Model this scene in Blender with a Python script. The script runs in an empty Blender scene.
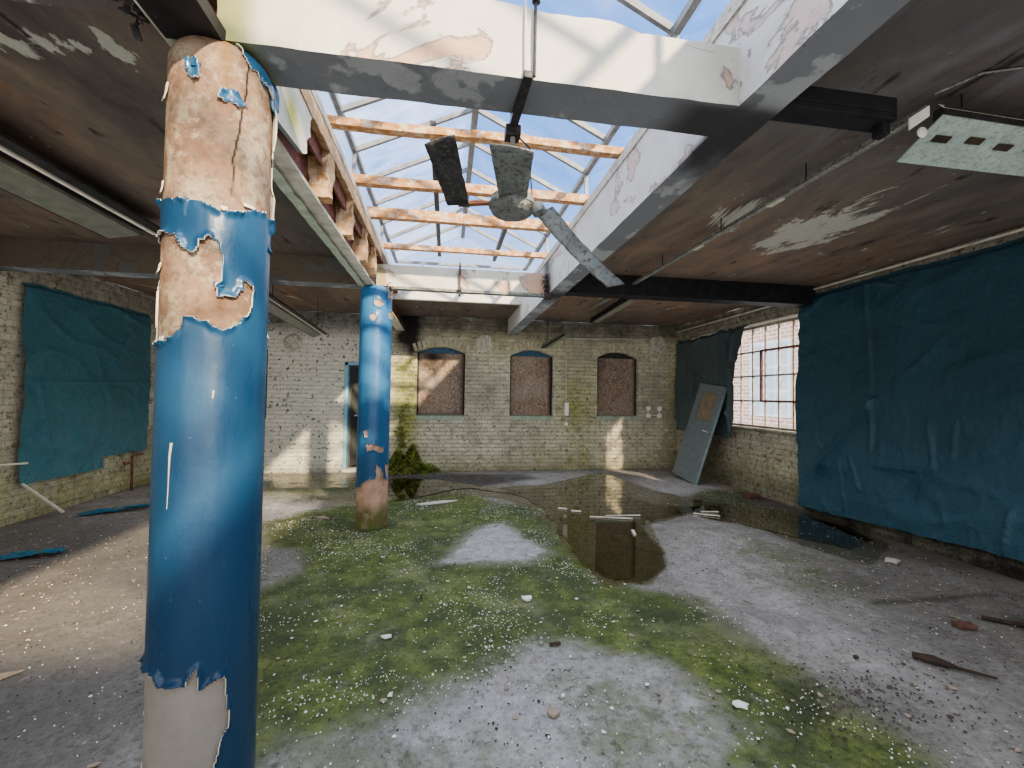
import bpy, math, random
from math import sin, cos, pi, atan2, sqrt, exp, radians, floor, ceil
from mathutils import Vector, noise, Matrix
random.seed(7)
SC = bpy.context.scene
COL = SC.collection
WORLD_LOC = {}

# ------------------------------------------------------------------ helpers
def N(x, y=0., z=0.):
    return noise.noise(Vector((x, y, z)))
def FB(x, y=0., z=0., o=4):
    s = 0.; a = 1.; t = 0.
    for i in range(o):
        s += a*N(x, y, z); t += a; a *= .5; x *= 2.03; y *= 2.03; z *= 2.03
    return s/t
def SS(a, b, x):
    t = max(0., min(1., (x-a)/(b-a))) if a != b else float(x > a)
    return t*t*(3-2*t)

def tag(o, label=None, cat=None, group=None, kind=None):
    if label: o['label'] = label
    if cat: o['category'] = cat
    if group: o['group'] = group
    if kind: o['kind'] = kind
    return o

def empty(name, loc, label, cat, group=None, kind=None):
    o = bpy.data.objects.new(name, None); COL.objects.link(o)
    o.location = loc; o.empty_display_size = .1
    WORLD_LOC[o.name] = Vector(loc)
    return tag(o, label, cat, group, kind)

class MB:
    def __init__(s): s.v = []; s.f = []
    def add(s, vs, fs):
        b = len(s.v); s.v += [tuple(v) for v in vs]; s.f += [tuple(b+i for i in f) for f in fs]; return s
    def quad(s, a, b, c, d): return s.add([a, b, c, d], [(0, 1, 2, 3)])
    def box(s, x0, y0, z0, x1, y1, z1):
        return s.add([(x, y, z) for z in (z0, z1) for x, y in ((x0, y0), (x1, y0), (x1, y1), (x0, y1))],
                     [(3, 2, 1, 0), (4, 5, 6, 7), (0, 1, 5, 4), (1, 2, 6, 5), (2, 3, 7, 6), (3, 0, 4, 7)])
    def bar(s, p0, p1, w, h=None, up=(0, 0, 1)):
        h = h or w; p0 = Vector(p0); p1 = Vector(p1); d = (p1-p0).normalized(); u = Vector(up)
        if abs(d.dot(u)) > .98: u = Vector((1, 0, 0))
        r = d.cross(u).normalized(); u = r.cross(d)
        vs = [p+r*a*w/2+u*b*h/2 for p in (p0, p1) for a, b in ((-1, -1), (1, -1), (1, 1), (-1, 1))]
        return s.add(vs, [(0, 1, 2, 3), (7, 6, 5, 4), (0, 4, 5, 1), (1, 5, 6, 2), (2, 6, 7, 3), (3, 7, 4, 0)])
    def tube(s, pts, r, n=8, cap=True):
        pts = [Vector(p) for p in pts]; m = len(pts); rr = r if isinstance(r, (list, tuple)) else [r]*m
        vs = []; u = None
        for i, p in enumerate(pts):
            d = (pts[min(i+1, m-1)]-pts[max(i-1, 0)]).normalized()
            if u is None:
                u = Vector((0, 0, 1)) if abs(d.z) < .9 else Vector((1, 0, 0))
            a = d.cross(u).normalized(); u = a.cross(d).normalized()
            for k in range(n):
                t = 2*pi*k/n; vs.append(p+(a*cos(t)+u*sin(t))*rr[i])
        fs = [(i*n+k, i*n+(k+1) % n, (i+1)*n+(k+1) % n, (i+1)*n+k) for i in range(m-1) for k in range(n)]
        if cap: fs += [tuple(reversed(range(n))), tuple((m-1)*n+k for k in range(n))]
        return s.add(vs, fs)
    def lathe(s, c, prof, n=32, axis=(0, 0, 1)):
        c = Vector(c); w = Vector(axis).normalized(); a = w.orthogonal().normalized(); b = w.cross(a)
        vs = [c+w*z+(a*cos(2*pi*k/n)+b*sin(2*pi*k/n))*r for r, z in prof for k in range(n)]
        m = len(prof)
        fs = [(i*n+k, i*n+(k+1) % n, (i+1)*n+(k+1) % n, (i+1)*n+k) for i in range(m-1) for k in range(n)]
        fs += [tuple(reversed(range(n))), tuple((m-1)*n+k for k in range(n))]
        return s.add(vs, fs)
    def prism(s, poly, d):          # poly: 3d points, d: extrusion vector
        n = len(poly); d = Vector(d); p = [Vector(q) for q in poly]
        return s.add(p+[q+d for q in p], [tuple(range(n)), tuple(reversed(range(n, 2*n)))]+[(i, i+n, (i+1) % n+n, (i+1) % n) for i in range(n)])
    def build(s, name, mat, parent=None, smooth=False, kind=None, label=None, cat=None, group=None, bev=0, attrs=None, fixn=True, keep=False):
        me = bpy.data.meshes.new(name)
        xs = [v[0] for v in s.v]; ys = [v[1] for v in s.v]; zs = [v[2] for v in s.v]
        o0 = Vector((0, 0, 0)) if keep else Vector(((min(xs)+max(xs))/2, (min(ys)+max(ys))/2, min(zs)))
        me.from_pydata([tuple(Vector(v)-o0) for v in s.v], [], s.f)
        if fixn:
            import bmesh
            bm = bmesh.new(); bm.from_mesh(me); bmesh.ops.recalc_face_normals(bm, faces=bm.faces); bm.to_mesh(me); bm.free()
        if attrs:
            for an, fn in attrs.items():
                at = me.attributes.new(an, 'FLOAT', 'POINT')
                at.data.foreach_set('value', [fn(*v) for v in s.v])
        me.materials.append(mat)
        if smooth:
            me.polygons.foreach_set('use_smooth', [True]*len(me.polygons))
        o = bpy.data.objects.new(name, me); COL.objects.link(o)
        if parent:
            pl = WORLD_LOC[parent.name]
            o.parent = parent; o.location = o0-pl
        else: o.location = o0
        WORLD_LOC[o.name] = o0
        if bev:
            m = o.modifiers.new('bevel', 'BEVEL'); m.width = bev; m.segments = 2; m.limit_method = 'ANGLE'
        tag(o, label, cat, group, kind)
        return o

# ------------------------------------------------------------------ material builder
class MT:
    def __init__(s, name):
        s.m = bpy.data.materials.new(name); s.m.use_nodes = True
        s.t = s.m.node_tree; s.n = s.t.nodes; s.n.clear()
        s.out = s.n.new('ShaderNodeOutputMaterial'); s.tc = s.n.new('ShaderNodeTexCoord'); s.geo = s.n.new('ShaderNodeNewGeometry')
        s.pos = s.geo.outputs['Position']
    def L(s, a, b): s.t.links.new(a, b)
    def val(s, sock, v):
        if isinstance(v, (int, float)): sock.default_value = v
        elif isinstance(v, tuple): sock.default_value = (v+(1,)) if len(v) == 3 and sock.type == 'RGBA' else v
        else: s.L(v, sock)
    def map(s, vec=None, sc=(1, 1, 1), rot=(0, 0, 0), loc=(0, 0, 0)):
        k = s.n.new('ShaderNodeMapping'); s.L(vec or s.pos, k.inputs[0])
        k.inputs['Scale'].default_value = sc; k.inputs['Rotation'].default_value = rot; k.inputs['Location'].default_value = loc
        return k.outputs[0]
    def noise(s, scale, detail=6, rough=.55, vec=None, dist=0, col=False):
        k = s.n.new('ShaderNodeTexNoise'); s.L(vec or s.pos, k.inputs['Vector'])
        k.inputs['Scale'].default_value = scale; k.inputs['Detail'].default_value = detail
        k.inputs['Roughness'].default_value = rough; k.inputs['Distortion'].default_value = dist
        return k.outputs['Color' if col else 'Fac']
    def voro(s, scale, vec=None, feat='F1', out='Distance', rnd=1):
        k = s.n.new('ShaderNodeTexVoronoi'); k.feature = feat; s.L(vec or s.pos, k.inputs['Vector'])
        k.inputs['Scale'].default_value = scale; k.inputs['Randomness'].default_value = rnd
        return k.outputs[out]
    def ramp(s, fac, stops, interp='LINEAR'):
        k = s.n.new('ShaderNodeValToRGB'); k.color_ramp.interpolation = interp; s.val(k.inputs[0], fac)
        e = k.color_ramp.elements
        while len(e) < len(stops): e.new(.5)
        for i, (p, c) in enumerate(stops):
            e[i].position = p
            if isinstance(c, (int, float)): c = (c, c, c)
            e[i].color = tuple(c)+(1,)
        return k.outputs[0]
    def mix(s, fac, a, b, mode='MIX'):
        k = s.n.new('ShaderNodeMix'); k.data_type = 'RGBA'; k.blend_type = mode
        s.val(k.inputs[0], fac); s.val(k.inputs[6], a); s.val(k.inputs[7], b); return k.outputs[2]
    def math(s, op, a, b=0., clamp=False):
        k = s.n.new('ShaderNodeMath'); k.operation = op; k.use_clamp = clamp; s.val(k.inputs[0], a); s.val(k.inputs[1], b); return k.outputs[0]
    def rng(s, v, a, b, c=0., d=1.):
        k = s.n.new('ShaderNodeMapRange'); k.clamp = True; s.val(k.inputs[0], v)
        for i, q in enumerate((a, b, c, d)): k.inputs[i+1].default_value = q
        return k.outputs[0]
    def attr(s, name):
        k = s.n.new('ShaderNodeAttribute'); k.attribute_name = name; return k.outputs['Fac']
    def bump(s, h, st=.4, dist=.01, nrm=None):
        k = s.n.new('ShaderNodeBump'); s.val(k.inputs['Height'], h); k.inputs['Strength'].default_value = st; k.inputs['Distance'].default_value = dist
        if nrm: s.L(nrm, k.inputs['Normal'])
        return k.outputs[0]
    def bsdf(s, base, rough=.8, bump=None, spec=.5, metal=0., trans=0., **kw):
        k = s.n.new('ShaderNodeBsdfPrincipled'); s.val(k.inputs['Base Color'], base); s.val(k.inputs['Roughness'], rough)
        s.val(k.inputs['Specular IOR Level'], spec); s.val(k.inputs['Metallic'], metal)
        if bump is not None: s.L(bump, k.inputs['Normal'])
        return k.outputs[0]
    def done(s, sh): s.L(sh, s.out.inputs[0]); return s.m

def simple(name, c, rough=.6, metal=0., var=.25, sc=12, bump=.15, dirt=None, spec=.5):
    m = MT(name); n = m.noise(sc, 6); n2 = m.noise(sc*5, 4)
    a = tuple(x*(1-var) for x in c); b = tuple(min(1, x*(1+var)) for x in c)
    col = m.ramp(n, [(.3, a), (.7, b)])
    if dirt: col = m.mix(m.ramp(n2, [(.5, 0.), (.68, 1.)]), col, dirt)
    return m.done(m.bsdf(col, rough, m.bump(n2, bump, .004), metal=metal, spec=spec))

# --- floor
def mat_floor():
    m = MT('concrete_floor')
    big = m.noise(.9, 7, .6); mid = m.noise(5, 8, .65); fine = m.noise(38, 6, .7); vf = m.noise(150, 3, .6)
    base = m.ramp(mid, [(.25, (.16, .152, .145)), (.5, (.27, .26, .25)), (.75, (.40, .385, .37))])
    base = m.mix(m.rng(big, .35, .7, 0, .5), base, (.17, .155, .14))
    base = m.mix(m.ramp(m.noise(2.2, 10, .75, dist=.5), [(.48, 0.), (.62, .6)]), base, (.12, .115, .11))
    base = m.mix(m.ramp(m.noise(13, 8, .75), [(.56, 0.), (.66, .6)]), base, (.46, .45, .44))
    base = m.mix(m.ramp(fine, [(.40, .65), (.5, 0.)]), base, (.11, .10, .09))
    base = m.mix(m.ramp(vf, [(.62, 0.), (.7, .45)]), base, (.55, .54, .52))
    pale = m.attr('pale')
    base = m.mix(m.math('MULTIPLY', pale, m.rng(m.noise(9, 9, .75), .38, .62, .15, .85)), base, (.44, .435, .445))
    brown = m.attr('brown')
    base = m.mix(m.math('MULTIPLY', brown, m.rng(mid, .35, .6, .2, .9)), base, (.27, .19, .13))
    # moss
    mo = m.attr('moss')
    edge = m.math('ADD', m.math('MULTIPLY', mo, .8), m.math('MULTIPLY', m.math('SUBTRACT', m.noise(2.6, 10, .72), .5), 2.0))
    edge = m.math('ADD', edge, m.math('MULTIPLY', m.math('SUBTRACT', fine, .5), .9))
    mf = m.rng(edge, .28, .68)
    mc = m.ramp(m.noise(7, 8, .7), [(.3, (.032, .042, .02)), (.42, (.068, .09, .027)), (.54, (.12, .15, .038)), (.7, (.20, .215, .08))])
    mc = m.mix(m.ramp(m.noise(1.4, 8, .65, dist=.8), [(.40, .85), (.56, 0.)]), mc, (.045, .06, .028))
    mc = m.mix(m.ramp(m.noise(1.9, 6, .6), [(.52, 0.), (.66, .6)]), mc, (.23, .245, .11))
    mc = m.mix(m.ramp(fine, [(.38, .7), (.5, 0.)]), mc, (.03, .045, .018))
    mc = m.mix(m.ramp(m.noise(80, 4, .7), [(.6, 0.), (.72, .5)]), mc, (.30, .36, .13))
    film = m.math('MULTIPLY', m.rng(m.math('ADD', m.noise(3.1, 10, .78), m.math('MULTIPLY', mo, .3)), .48, .66), m.rng(mo, .02, .3, 0, .55))
    base = m.mix(film, base, (.13, .145, .07))
    gaps = m.ramp(m.noise(3.7, 9, .75, dist=.6), [(.57, 1.), (.64, .35)])
    base2 = m.mix(m.ramp(m.noise(17, 8, .8), [(.52, 0.), (.60, .8)]), base, (.07, .065, .055))
    base = m.mix(m.rng(mo, 0., .5, .35, 1.), base, base2)
    col = m.mix(m.math('MULTIPLY', m.math('MULTIPLY', mf, gaps), .92), base, mc)
    # wet / damp, then the darkened areas
    we = m.attr('wet')
    wf = m.rng(m.math('ADD', we, m.math('MULTIPLY', m.math('SUBTRACT', m.noise(4, 8, .65), .5), .8)), .35, .6)
    col = m.mix(m.math('MULTIPLY', wf, .82), col, m.mix(.35, m.mix(m.noise(5, 6), (.03, .03, .012), (.13, .12, .035)), m.mix(.55, col, (.03, .03, .02))))
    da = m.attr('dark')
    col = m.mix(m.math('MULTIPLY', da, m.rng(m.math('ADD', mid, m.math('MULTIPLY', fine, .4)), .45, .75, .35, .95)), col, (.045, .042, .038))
    rough = m.math('SUBTRACT', .88, m.math('MULTIPLY', wf, .68))
    h = m.math('ADD', m.math('MULTIPLY', mid, .5), m.math('ADD', m.math('MULTIPLY', fine, .35), m.math('MULTIPLY', m.math('MULTIPLY', mf, m.noise(60, 5, .7)), .8)))
    h = m.math('MULTIPLY', h, m.math('SUBTRACT', 1., m.math('MULTIPLY', wf, .85)))
    return m.done(m.bsdf(col, rough, m.bump(h, .55, .02)))

# --- painted brick wall. axis: 'x' wall runs along x (back), 'y' wall runs along y
def mat_brick(name, axis, paint, paint2, brick=(.23, .10, .06), peel=.62, darktop=.5, mortar=(.20, .19, .15)):
    m = MT(name)
    rot = (pi/2, 0, 0) if axis == 'x' else (pi/2, 0, pi/2)
    sepx = m.n.new('ShaderNodeSeparateXYZ'); m.L(m.pos, sepx.inputs[0])
    comb = m.n.new('ShaderNodeCombineXYZ'); m.L(sepx.outputs[0 if axis == 'x' else 1], comb.inputs[0]); m.L(sepx.outputs[2], comb.inputs[1])
    wob = m.noise(2.5, 3, .5, col=True)
    k = m.n.new('ShaderNodeVectorMath'); k.operation = 'MULTIPLY_ADD'; m.L(wob, k.inputs[0]); k.inputs[1].default_value = (.02, .02, 0); m.L(comb.outputs[0], k.inputs[2])
    b = m.n.new('ShaderNodeTexBrick'); m.L(k.outputs[0], b.inputs['Vector'])
    b.inputs['Scale'].default_value = 1; b.inputs['Brick Width'].default_value = .225; b.inputs['Row Height'].default_value = .075
    b.inputs['Mortar Size'].default_value = .007; b.inputs['Mortar Smooth'].default_value = .35
    b.inputs['Color1'].default_value = (.25, .25, .25, 1); b.inputs['Color2'].default_value = (1, 1, 1, 1); b.inputs['Mortar'].default_value = (0, 0, 0, 1)
    bf = b.outputs['Fac']; bc = b.outputs['Color']
    mid = m.noise(4, 8, .65); fine = m.noise(40, 6, .7); big = m.noise(1.1, 6, .6)
    col = m.mix(mid, paint, paint2)
    col = m.mix(m.rng(bc, .2, 1, .5, 0), col, tuple(c*.55 for c in paint))
    pl = m.ramp(m.math('ADD', m.math('MULTIPLY', m.noise(9, 8, .75), .7), m.math('MULTIPLY', fine, .3)), [(peel-.04, 0.), (peel+.02, 1.)])
    bcol = m.ramp(m.noise(15, 4), [(.3, tuple(c*.4 for c in brick)), (.7, brick)])
    col = m.mix(pl, col, bcol)
    col = m.mix(m.math('MULTIPLY', bf, m.rng(fine, .35, .7, .5, .05)), col, mortar)
    # pock marks
    col = m.mix(m.ramp(m.noise(22, 3, .5), [(.34, .85), (.38, 0.)]), col, (.05, .045, .035))
    col = m.mix(m.rng(big, .38, .68, 0, .6), col, tuple(c*.42 for c in paint2))
    col = m.mix(m.ramp(m.noise(7, 9, .78, dist=.4), [(.50, 0.), (.62, .6)]), col, tuple(c*.40 for c in paint2))
    col = m.mix(m.ramp(m.noise(16, 6, .7), [(.62, 0.), (.68, .7)]), col, (.70, .68, .58))
    # green algae from attribute
    g = m.attr('green')
    gf = m.math('MULTIPLY', g, m.rng(m.math('ADD', m.math('MULTIPLY', m.noise(6, 8, .7), .7), m.math('MULTIPLY', fine, .3)), .32, .62))
    gc = m.ramp(m.noise(11, 6, .7), [(.3, (.08, .10, .02)), (.5, (.26, .28, .04)), (.7, (.50, .48, .10))])
    col = m.mix(gf, col, gc)
    col = m.mix(m.math('MULTIPLY', m.attr('white'), .6), col, m.mix(mid, (.66, .65, .60), (.46, .45, .41)))
    col = m.mix(m.math('MULTIPLY', m.attr('white'), m.ramp(m.noise(17, 4, .6), [(.36, .9), (.40, 0.)])), col, (.10, .09, .075))
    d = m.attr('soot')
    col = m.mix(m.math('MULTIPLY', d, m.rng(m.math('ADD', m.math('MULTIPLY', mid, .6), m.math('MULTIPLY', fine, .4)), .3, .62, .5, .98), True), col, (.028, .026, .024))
    h = m.math('SUBTRACT', m.math('ADD', m.math('MULTIPLY', fine, .35), m.math('MULTIPLY', m.noise(14, 4), .5)), m.math('MULTIPLY', bf, .8))
    return m.done(m.bsdf(col, .88, m.bump(h, .9, .02), spec=.25))

def mat_ceiling():
    m = MT('stained_ceiling_plaster')
    st = m.map(sc=(1, .35, 1), rot=(0, 0, radians(-35)))
    a = m.noise(1.3, 9, .68, vec=st, dist=.8); b = m.noise(4.5, 8, .7, vec=st, dist=1.2); f = m.noise(30, 5, .65)
    col = m.ramp(a, [(.28, (.035, .032, .03)), (.42, (.095, .082, .07)), (.55, (.165, .13, .10)), (.68, (.13, .075, .05)), (.8, (.24, .20, .16))])
    col = m.mix(m.rng(b, .35, .65, .6, 0), col, (.075, .07, .068))
    gr = m.attr('grey')
    col = m.mix(m.math('MULTIPLY', gr, m.rng(b, .3, .7, .45, .9)), col, (.072, .074, .080))
    col = m.mix(m.math('MULTIPLY', gr, m.ramp(m.noise(2.4, 10, .7, vec=st, dist=1.5), [(.5, 0.), (.68, .65)])), col, (.15, .155, .165))
    rd = m.attr('rust')
    col = m.mix(m.math('MULTIPLY', rd, m.rng(b, .3, .65, 0, .55)), col, (.25, .135, .08))
    pa = m.math('ADD', m.attr('pale'), m.math('MULTIPLY', m.math('SUBTRACT', m.noise(3.2, 10, .75, vec=st, dist=1.), .5), 4.2))
    col = m.mix(m.rng(pa, .5, .62, 0, .85), col, m.mix(f, (.26, .26, .22), (.42, .41, .35)))
    pk = m.ramp(m.noise(3.1, 9, .72, dist=.6), [(.655, 0.), (.67, .8)])
    col = m.mix(pk, col, m.mix(f, (.18, .18, .15), (.30, .28, .23)))
    col = m.mix(m.ramp(m.noise(7, 8, .7, vec=st), [(.34, .8), (.4, 0.)]), col, (.02, .018, .017))
    h = m.math('ADD', m.math('MULTIPLY', m.rng(pa, .5, .56), .5), m.math('ADD', m.math('MULTIPLY', b, .5), m.math('MULTIPLY', f, .1)))
    return m.done(m.bsdf(col, .75, m.bump(h, .6, .02), spec=.3))

def mat_beam(name, c=(.58, .545, .46), shade=(.37, .24, .17), amt=.55):
    m = MT(name)
    a = m.noise(2.2, 8, .6, dist=.5); f = m.noise(30, 6, .65)
    col = m.ramp(m.noise(6, 5), [(.3, tuple(x*.84 for x in c)), (.7, c)])
    pe = m.ramp(a, [(amt, 0.), (amt+.015, 1.)])
    col = m.mix(pe, col, m.mix(f, shade, tuple(x*1.6 for x in shade)))
    ed = m.ramp(a, [(amt-.012, 0.), (amt-.002, .8), (amt+.012, 0.)])
    col = m.mix(ed, col, (.12, .09, .07))
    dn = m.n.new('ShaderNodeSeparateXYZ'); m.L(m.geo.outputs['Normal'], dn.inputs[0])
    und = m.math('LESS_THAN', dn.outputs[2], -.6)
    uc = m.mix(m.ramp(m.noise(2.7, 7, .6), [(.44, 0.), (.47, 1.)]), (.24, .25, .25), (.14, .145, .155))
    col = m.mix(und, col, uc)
    dk = m.attr('soot'); col = m.mix(dk, col, (.035, .033, .034))
    col = m.mix(m.attr('green'), col, (.20, .22, .05))
    col = m.mix(m.ramp(m.noise(11, 7, .75), [(.64, 0.), (.7, .7)]), col, (.22, .16, .11))
    h = m.math('ADD', m.math('MULTIPLY', pe, -.6), m.math('MULTIPLY', f, .25))
    return m.done(m.bsdf(col, .7, m.bump(h, .6, .01)))

def mat_tarp(name, c, c2, rough=.33):
    m = MT(name)
    n = m.noise(1.6, 6, .6); w = m.noise(5, 7, .6, dist=1.5); fine = m.noise(90, 3)
    col = m.mix(n, c, c2)
    col = m.mix(m.ramp(w, [(.62, 0.), (.75, .35)]), col, tuple(min(1, x*2.2+.02) for x in c2))
    szz = m.n.new('ShaderNodeSeparateXYZ'); m.L(m.pos, szz.inputs[0])
    col = m.mix(m.rng(szz.outputs[2], 1.6, .3, 0, .45), col, tuple(min(1, q*1.8) for q in c2))
    wv = m.n.new('ShaderNodeTexWave'); wv.bands_direction = 'Z'; wv.inputs['Scale'].default_value = 45; wv.inputs['Distortion'].default_value = 2; m.L(m.pos, wv.inputs['Vector'])
    h = m.math('ADD', m.math('MULTIPLY', w, 1.), m.math('ADD', m.math('MULTIPLY', m.noise(14, 5, .6, dist=1), .35), m.math('MULTIPLY', wv.outputs['Fac'], .03)))
    return m.done(m.bsdf(col, m.rng(fine, .3, .7, rough-.06, rough+.1), m.bump(h, .55, .03), spec=.5))

def mat_paint_blue(k=1., name='blue_gloss_paint'):
    m = MT(name)
    n = m.noise(3, 6); s = m.noise(22, 5, .7, vec=m.map(sc=(1, 1, .25)))
    sx = m.n.new('ShaderNodeSeparateXYZ'); m.L(m.pos, sx.inputs[0])
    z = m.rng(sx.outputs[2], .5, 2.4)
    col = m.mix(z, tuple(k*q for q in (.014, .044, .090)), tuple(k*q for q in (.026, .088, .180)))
    col = m.mix(m.rng(n, .35, .7, 0, .45), col, (.010, .045, .09))
    col = m.mix(m.ramp(m.noise(45, 4, .75), [(.69, 0.), (.73, .8)]), col, (.30, .36, .40))
    col = m.mix(m.ramp(s, [(.67, 0.), (.75, .45)]), col, (.10, .20, .28))
    return m.done(m.bsdf(col, m.rng(s, .3, .7, .24, .42), m.bump(m.math('ADD', m.noise(9, 5), m.math('MULTIPLY', m.noise(60, 3), .2)), .22, .01)))

def mat_bare():
    m = MT('bare_column_plaster')
    n = m.noise(6, 8, .65); f = m.noise(35, 6, .7); g = m.noise(2.3, 6, .6)
    sx = m.n.new('ShaderNodeSeparateXYZ'); m.L(m.pos, sx.inputs[0]); z = sx.outputs[2]
    col = m.ramp(n, [(.32, (.11, .062, .042)), (.45, (.20, .125, .088)), (.56, (.25, .175, .125)), (.68, (.32, .27, .20))])
    col = m.mix(m.ramp(f, [(.40, .75), (.5, 0.)]), col, (.13, .10, .07))
    col = m.mix(m.ramp(m.noise(13, 7, .75), [(.52, 0.), (.6, .6)]), col, (.36, .32, .24))
    col = m.mix(m.ramp(g, [(.58, 0.), (.66, .5)]), col, (.25, .27, .17))
    low = m.rng(z, .75, .5); col = m.mix(m.math('MULTIPLY', low, m.attr('cement')), col, m.mix(n, (.17, .155, .14), (.33, .30, .265)))
    col = m.mix(m.math('MULTIPLY', m.attr('algae'), m.rng(n, .3, .55)), col, (.10, .12, .03))
    col = m.mix(m.math('MULTIPLY', m.attr('pink'), m.rng(n, .3, .6, .3, .8)), col, (.52, .33, .24))
    col = m.mix(m.attr('crack'), col, (.025, .02, .015))
    col = m.mix(m.math('MULTIPLY', m.attr('streak'), .75), col, (.20, .11, .035))
    h = m.math('SUBTRACT', m.math('ADD', m.math('MULTIPLY', n, .7), m.math('MULTIPLY', f, .4)), m.math('MULTIPLY', m.attr('crack'), 2.))
    return m.done(m.bsdf(col, .85, m.bump(h, .6, .012), spec=.25))

def mat_osb():
    m = MT('weathered_strand_board')
    st = m.map(sc=(1, 1, .6)); v = m.voro(55, vec=st, out='Color')
    sp = m.n.new('ShaderNodeSeparateColor'); m.L(v, sp.inputs[0])
    n = m.noise(2.2, 6); f = m.noise(60, 4, .7)
    col = m.ramp(sp.outputs[0], [(0., (.13, .10, .08)), (.5, (.20, .155, .125)), (1., (.30, .24, .195))])
    col = m.mix(m.rng(n, .45, .7, 0, .7), col, (.30, .25, .21))
    col = m.mix(m.ramp(m.noise(26, 6, .75), [(.56, 0.), (.64, .7)]), col, (.52, .44, .36))
    col = m.mix(m.ramp(m.noise(3.5, 7, .7), [(.48, 0.), (.62, .35)]), col, (.27, .14, .075))
    col = m.mix(m.attr('soot'), col, (.03, .022, .018))
    return m.done(m.bsdf(col, .8, m.bump(m.math('ADD', sp.outputs[0], f), .5, .004), spec=.2))

def mat_wood(name, a, b, white=0.):
    m = MT(name); v = m.map(sc=(1.5, 14, 14)); n = m.noise(3, 8, .65, vec=v); f = m.noise(26, 6, .75)
    col = m.ramp(n, [(.3, a), (.7, b)])
    col = m.mix(m.ramp(f, [(.34, .7), (.44, 0.)]), col, tuple(x*.3 for x in a))
    if white: col = m.mix(m.ramp(m.noise(18, 8, .75), [(.5, 0.), (.56, white)]), col, (.62, .56, .47))
    return m.done(m.bsdf(col, .8, m.bump(m.math('ADD', n, f), .5, .008), spec=.25))

def mat_sky_glass(name, lo, hi):
    m = MT(name)
    n = m.noise(1.5, 7, .6, vec=m.map(sc=(1, 2.5, 1)), dist=.7); f = m.noise(22, 5, .7)
    k = m.rng(m.math('ADD', m.math('MULTIPLY', n, .8), m.math('MULTIPLY', f, .2)), .35, .68, lo, hi)
    tr = m.n.new('ShaderNodeBsdfTransparent'); tr.inputs[0].default_value = (.93, .96, .98, 1)
    tl = m.n.new('ShaderNodeBsdfTranslucent'); tl.inputs[0].default_value = (.86, .89, .92, 1)
    gl = m.n.new('ShaderNodeBsdfGlossy'); gl.inputs['Roughness'].default_value = .08
    mx = m.n.new('ShaderNodeMixShader'); m.L(k, mx.inputs[0]); m.L(tr.outputs[0], mx.inputs[1]); m.L(tl.outputs[0], mx.inputs[2])
    m2 = m.n.new('ShaderNodeMixShader'); m2.inputs[0].default_value = .05; m.L(mx.outputs[0], m2.inputs[1]); m.L(gl.outputs[0], m2.inputs[2])
    return m.done(m2.outputs[0])

def mat_water():
    m = MT('standing_water')
    fr = m.n.new('ShaderNodeFresnel'); fr.inputs[0].default_value = 1.33
    bp = m.bump(m.noise(3, 3, .5), .02, .01); m.L(bp, fr.inputs['Normal'])
    tr = m.n.new('ShaderNodeBsdfTransparent'); tr.inputs[0].default_value = (.80, .78, .58, 1)
    gl = m.n.new('ShaderNodeBsdfGlossy'); gl.inputs['Roughness'].default_value = .02; m.L(bp, gl.inputs['Normal'])
    mx = m.n.new('ShaderNodeMixShader'); m.L(m.math('MULTIPLY', fr.outputs[0], 2.3, True), mx.inputs[0]); m.L(tr.outputs[0], mx.inputs[1]); m.L(gl.outputs[0], mx.inputs[2])
    return m.done(mx.outputs[0])

M = {}
M['floor'] = mat_floor()
M['brick_back'] = mat_brick('painted_brick_back', 'x', (.76, .71, .56), (.56, .52, .40), peel=.62)
M['brick_side'] = mat_brick('painted_brick_side', 'y', (.62, .59, .48), (.44, .41, .32), peel=.57)
M['arch_brick'] = simple('arch_brick_paint', (.40, .37, .27), .85, var=.3, sc=9, dirt=(.22, .20, .12))
M['ceiling'] = mat_ceiling()
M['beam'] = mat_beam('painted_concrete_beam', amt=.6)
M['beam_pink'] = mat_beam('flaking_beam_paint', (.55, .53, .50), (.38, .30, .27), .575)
M['tarp_r'] = mat_tarp('blue_polythene', (.018, .042, .060), (.030, .074, .102), .27)
M['tarp_l'] = mat_tarp('teal_polythene', (.028, .082, .102), (.045, .13, .16), .26)
M['tarp_d'] = mat_tarp('dark_polythene', (.045, .062, .066), (.075, .10, .108), .2)
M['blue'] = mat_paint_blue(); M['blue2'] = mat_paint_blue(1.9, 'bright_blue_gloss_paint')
M['bare'] = mat_bare()
M['osb'] = mat_osb()
M['timber'] = mat_wood('peeling_timber', (.33, .15, .06), (.50, .28, .13), .5)
M['pale_wood'] = mat_wood('pale_weathered_wood', (.36, .33, .28), (.55, .50, .42), .4)
M['rail'] = mat_wood('grey_rail_wood', (.30, .29, .26), (.52, .50, .45), .5)
M['stickw'] = mat_wood('white_painted_wood', (.50, .47, .40), (.70, .66, .58))
M['rust'] = simple('red_oxide_steel', (.15, .06, .045), .75, var=.5, sc=8, dirt=(.07, .03, .02))
M['orange'] = mat_wood('crumbling_orange_render', (.30, .17, .08), (.52, .36, .22), .3)
M['black'] = simple('black_sooty_steel', (.016, .016, .018), .6, var=.4)
M['dkmetal'] = simple('dark_grimy_metal', (.035, .036, .04), .5, metal=.3, var=.4, dirt=(.09, .07, .05))
M['fan'] = simple('grimy_fan_enamel', (.15, .16, .155), .5, var=.3, dirt=(.06, .055, .05))
M['fan_dark'] = simple('sooty_fan_blade', (.04, .04, .042), .55, var=.5, dirt=(.10, .09, .085))
M['bar'] = simple('grey_glazing_bar', (.20, .20, .20), .6, var=.3)
M['batten'] = simple('pale_green_enamel', (.30, .36, .33), .5, var=.15, dirt=(.20, .22, .19))
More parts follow.
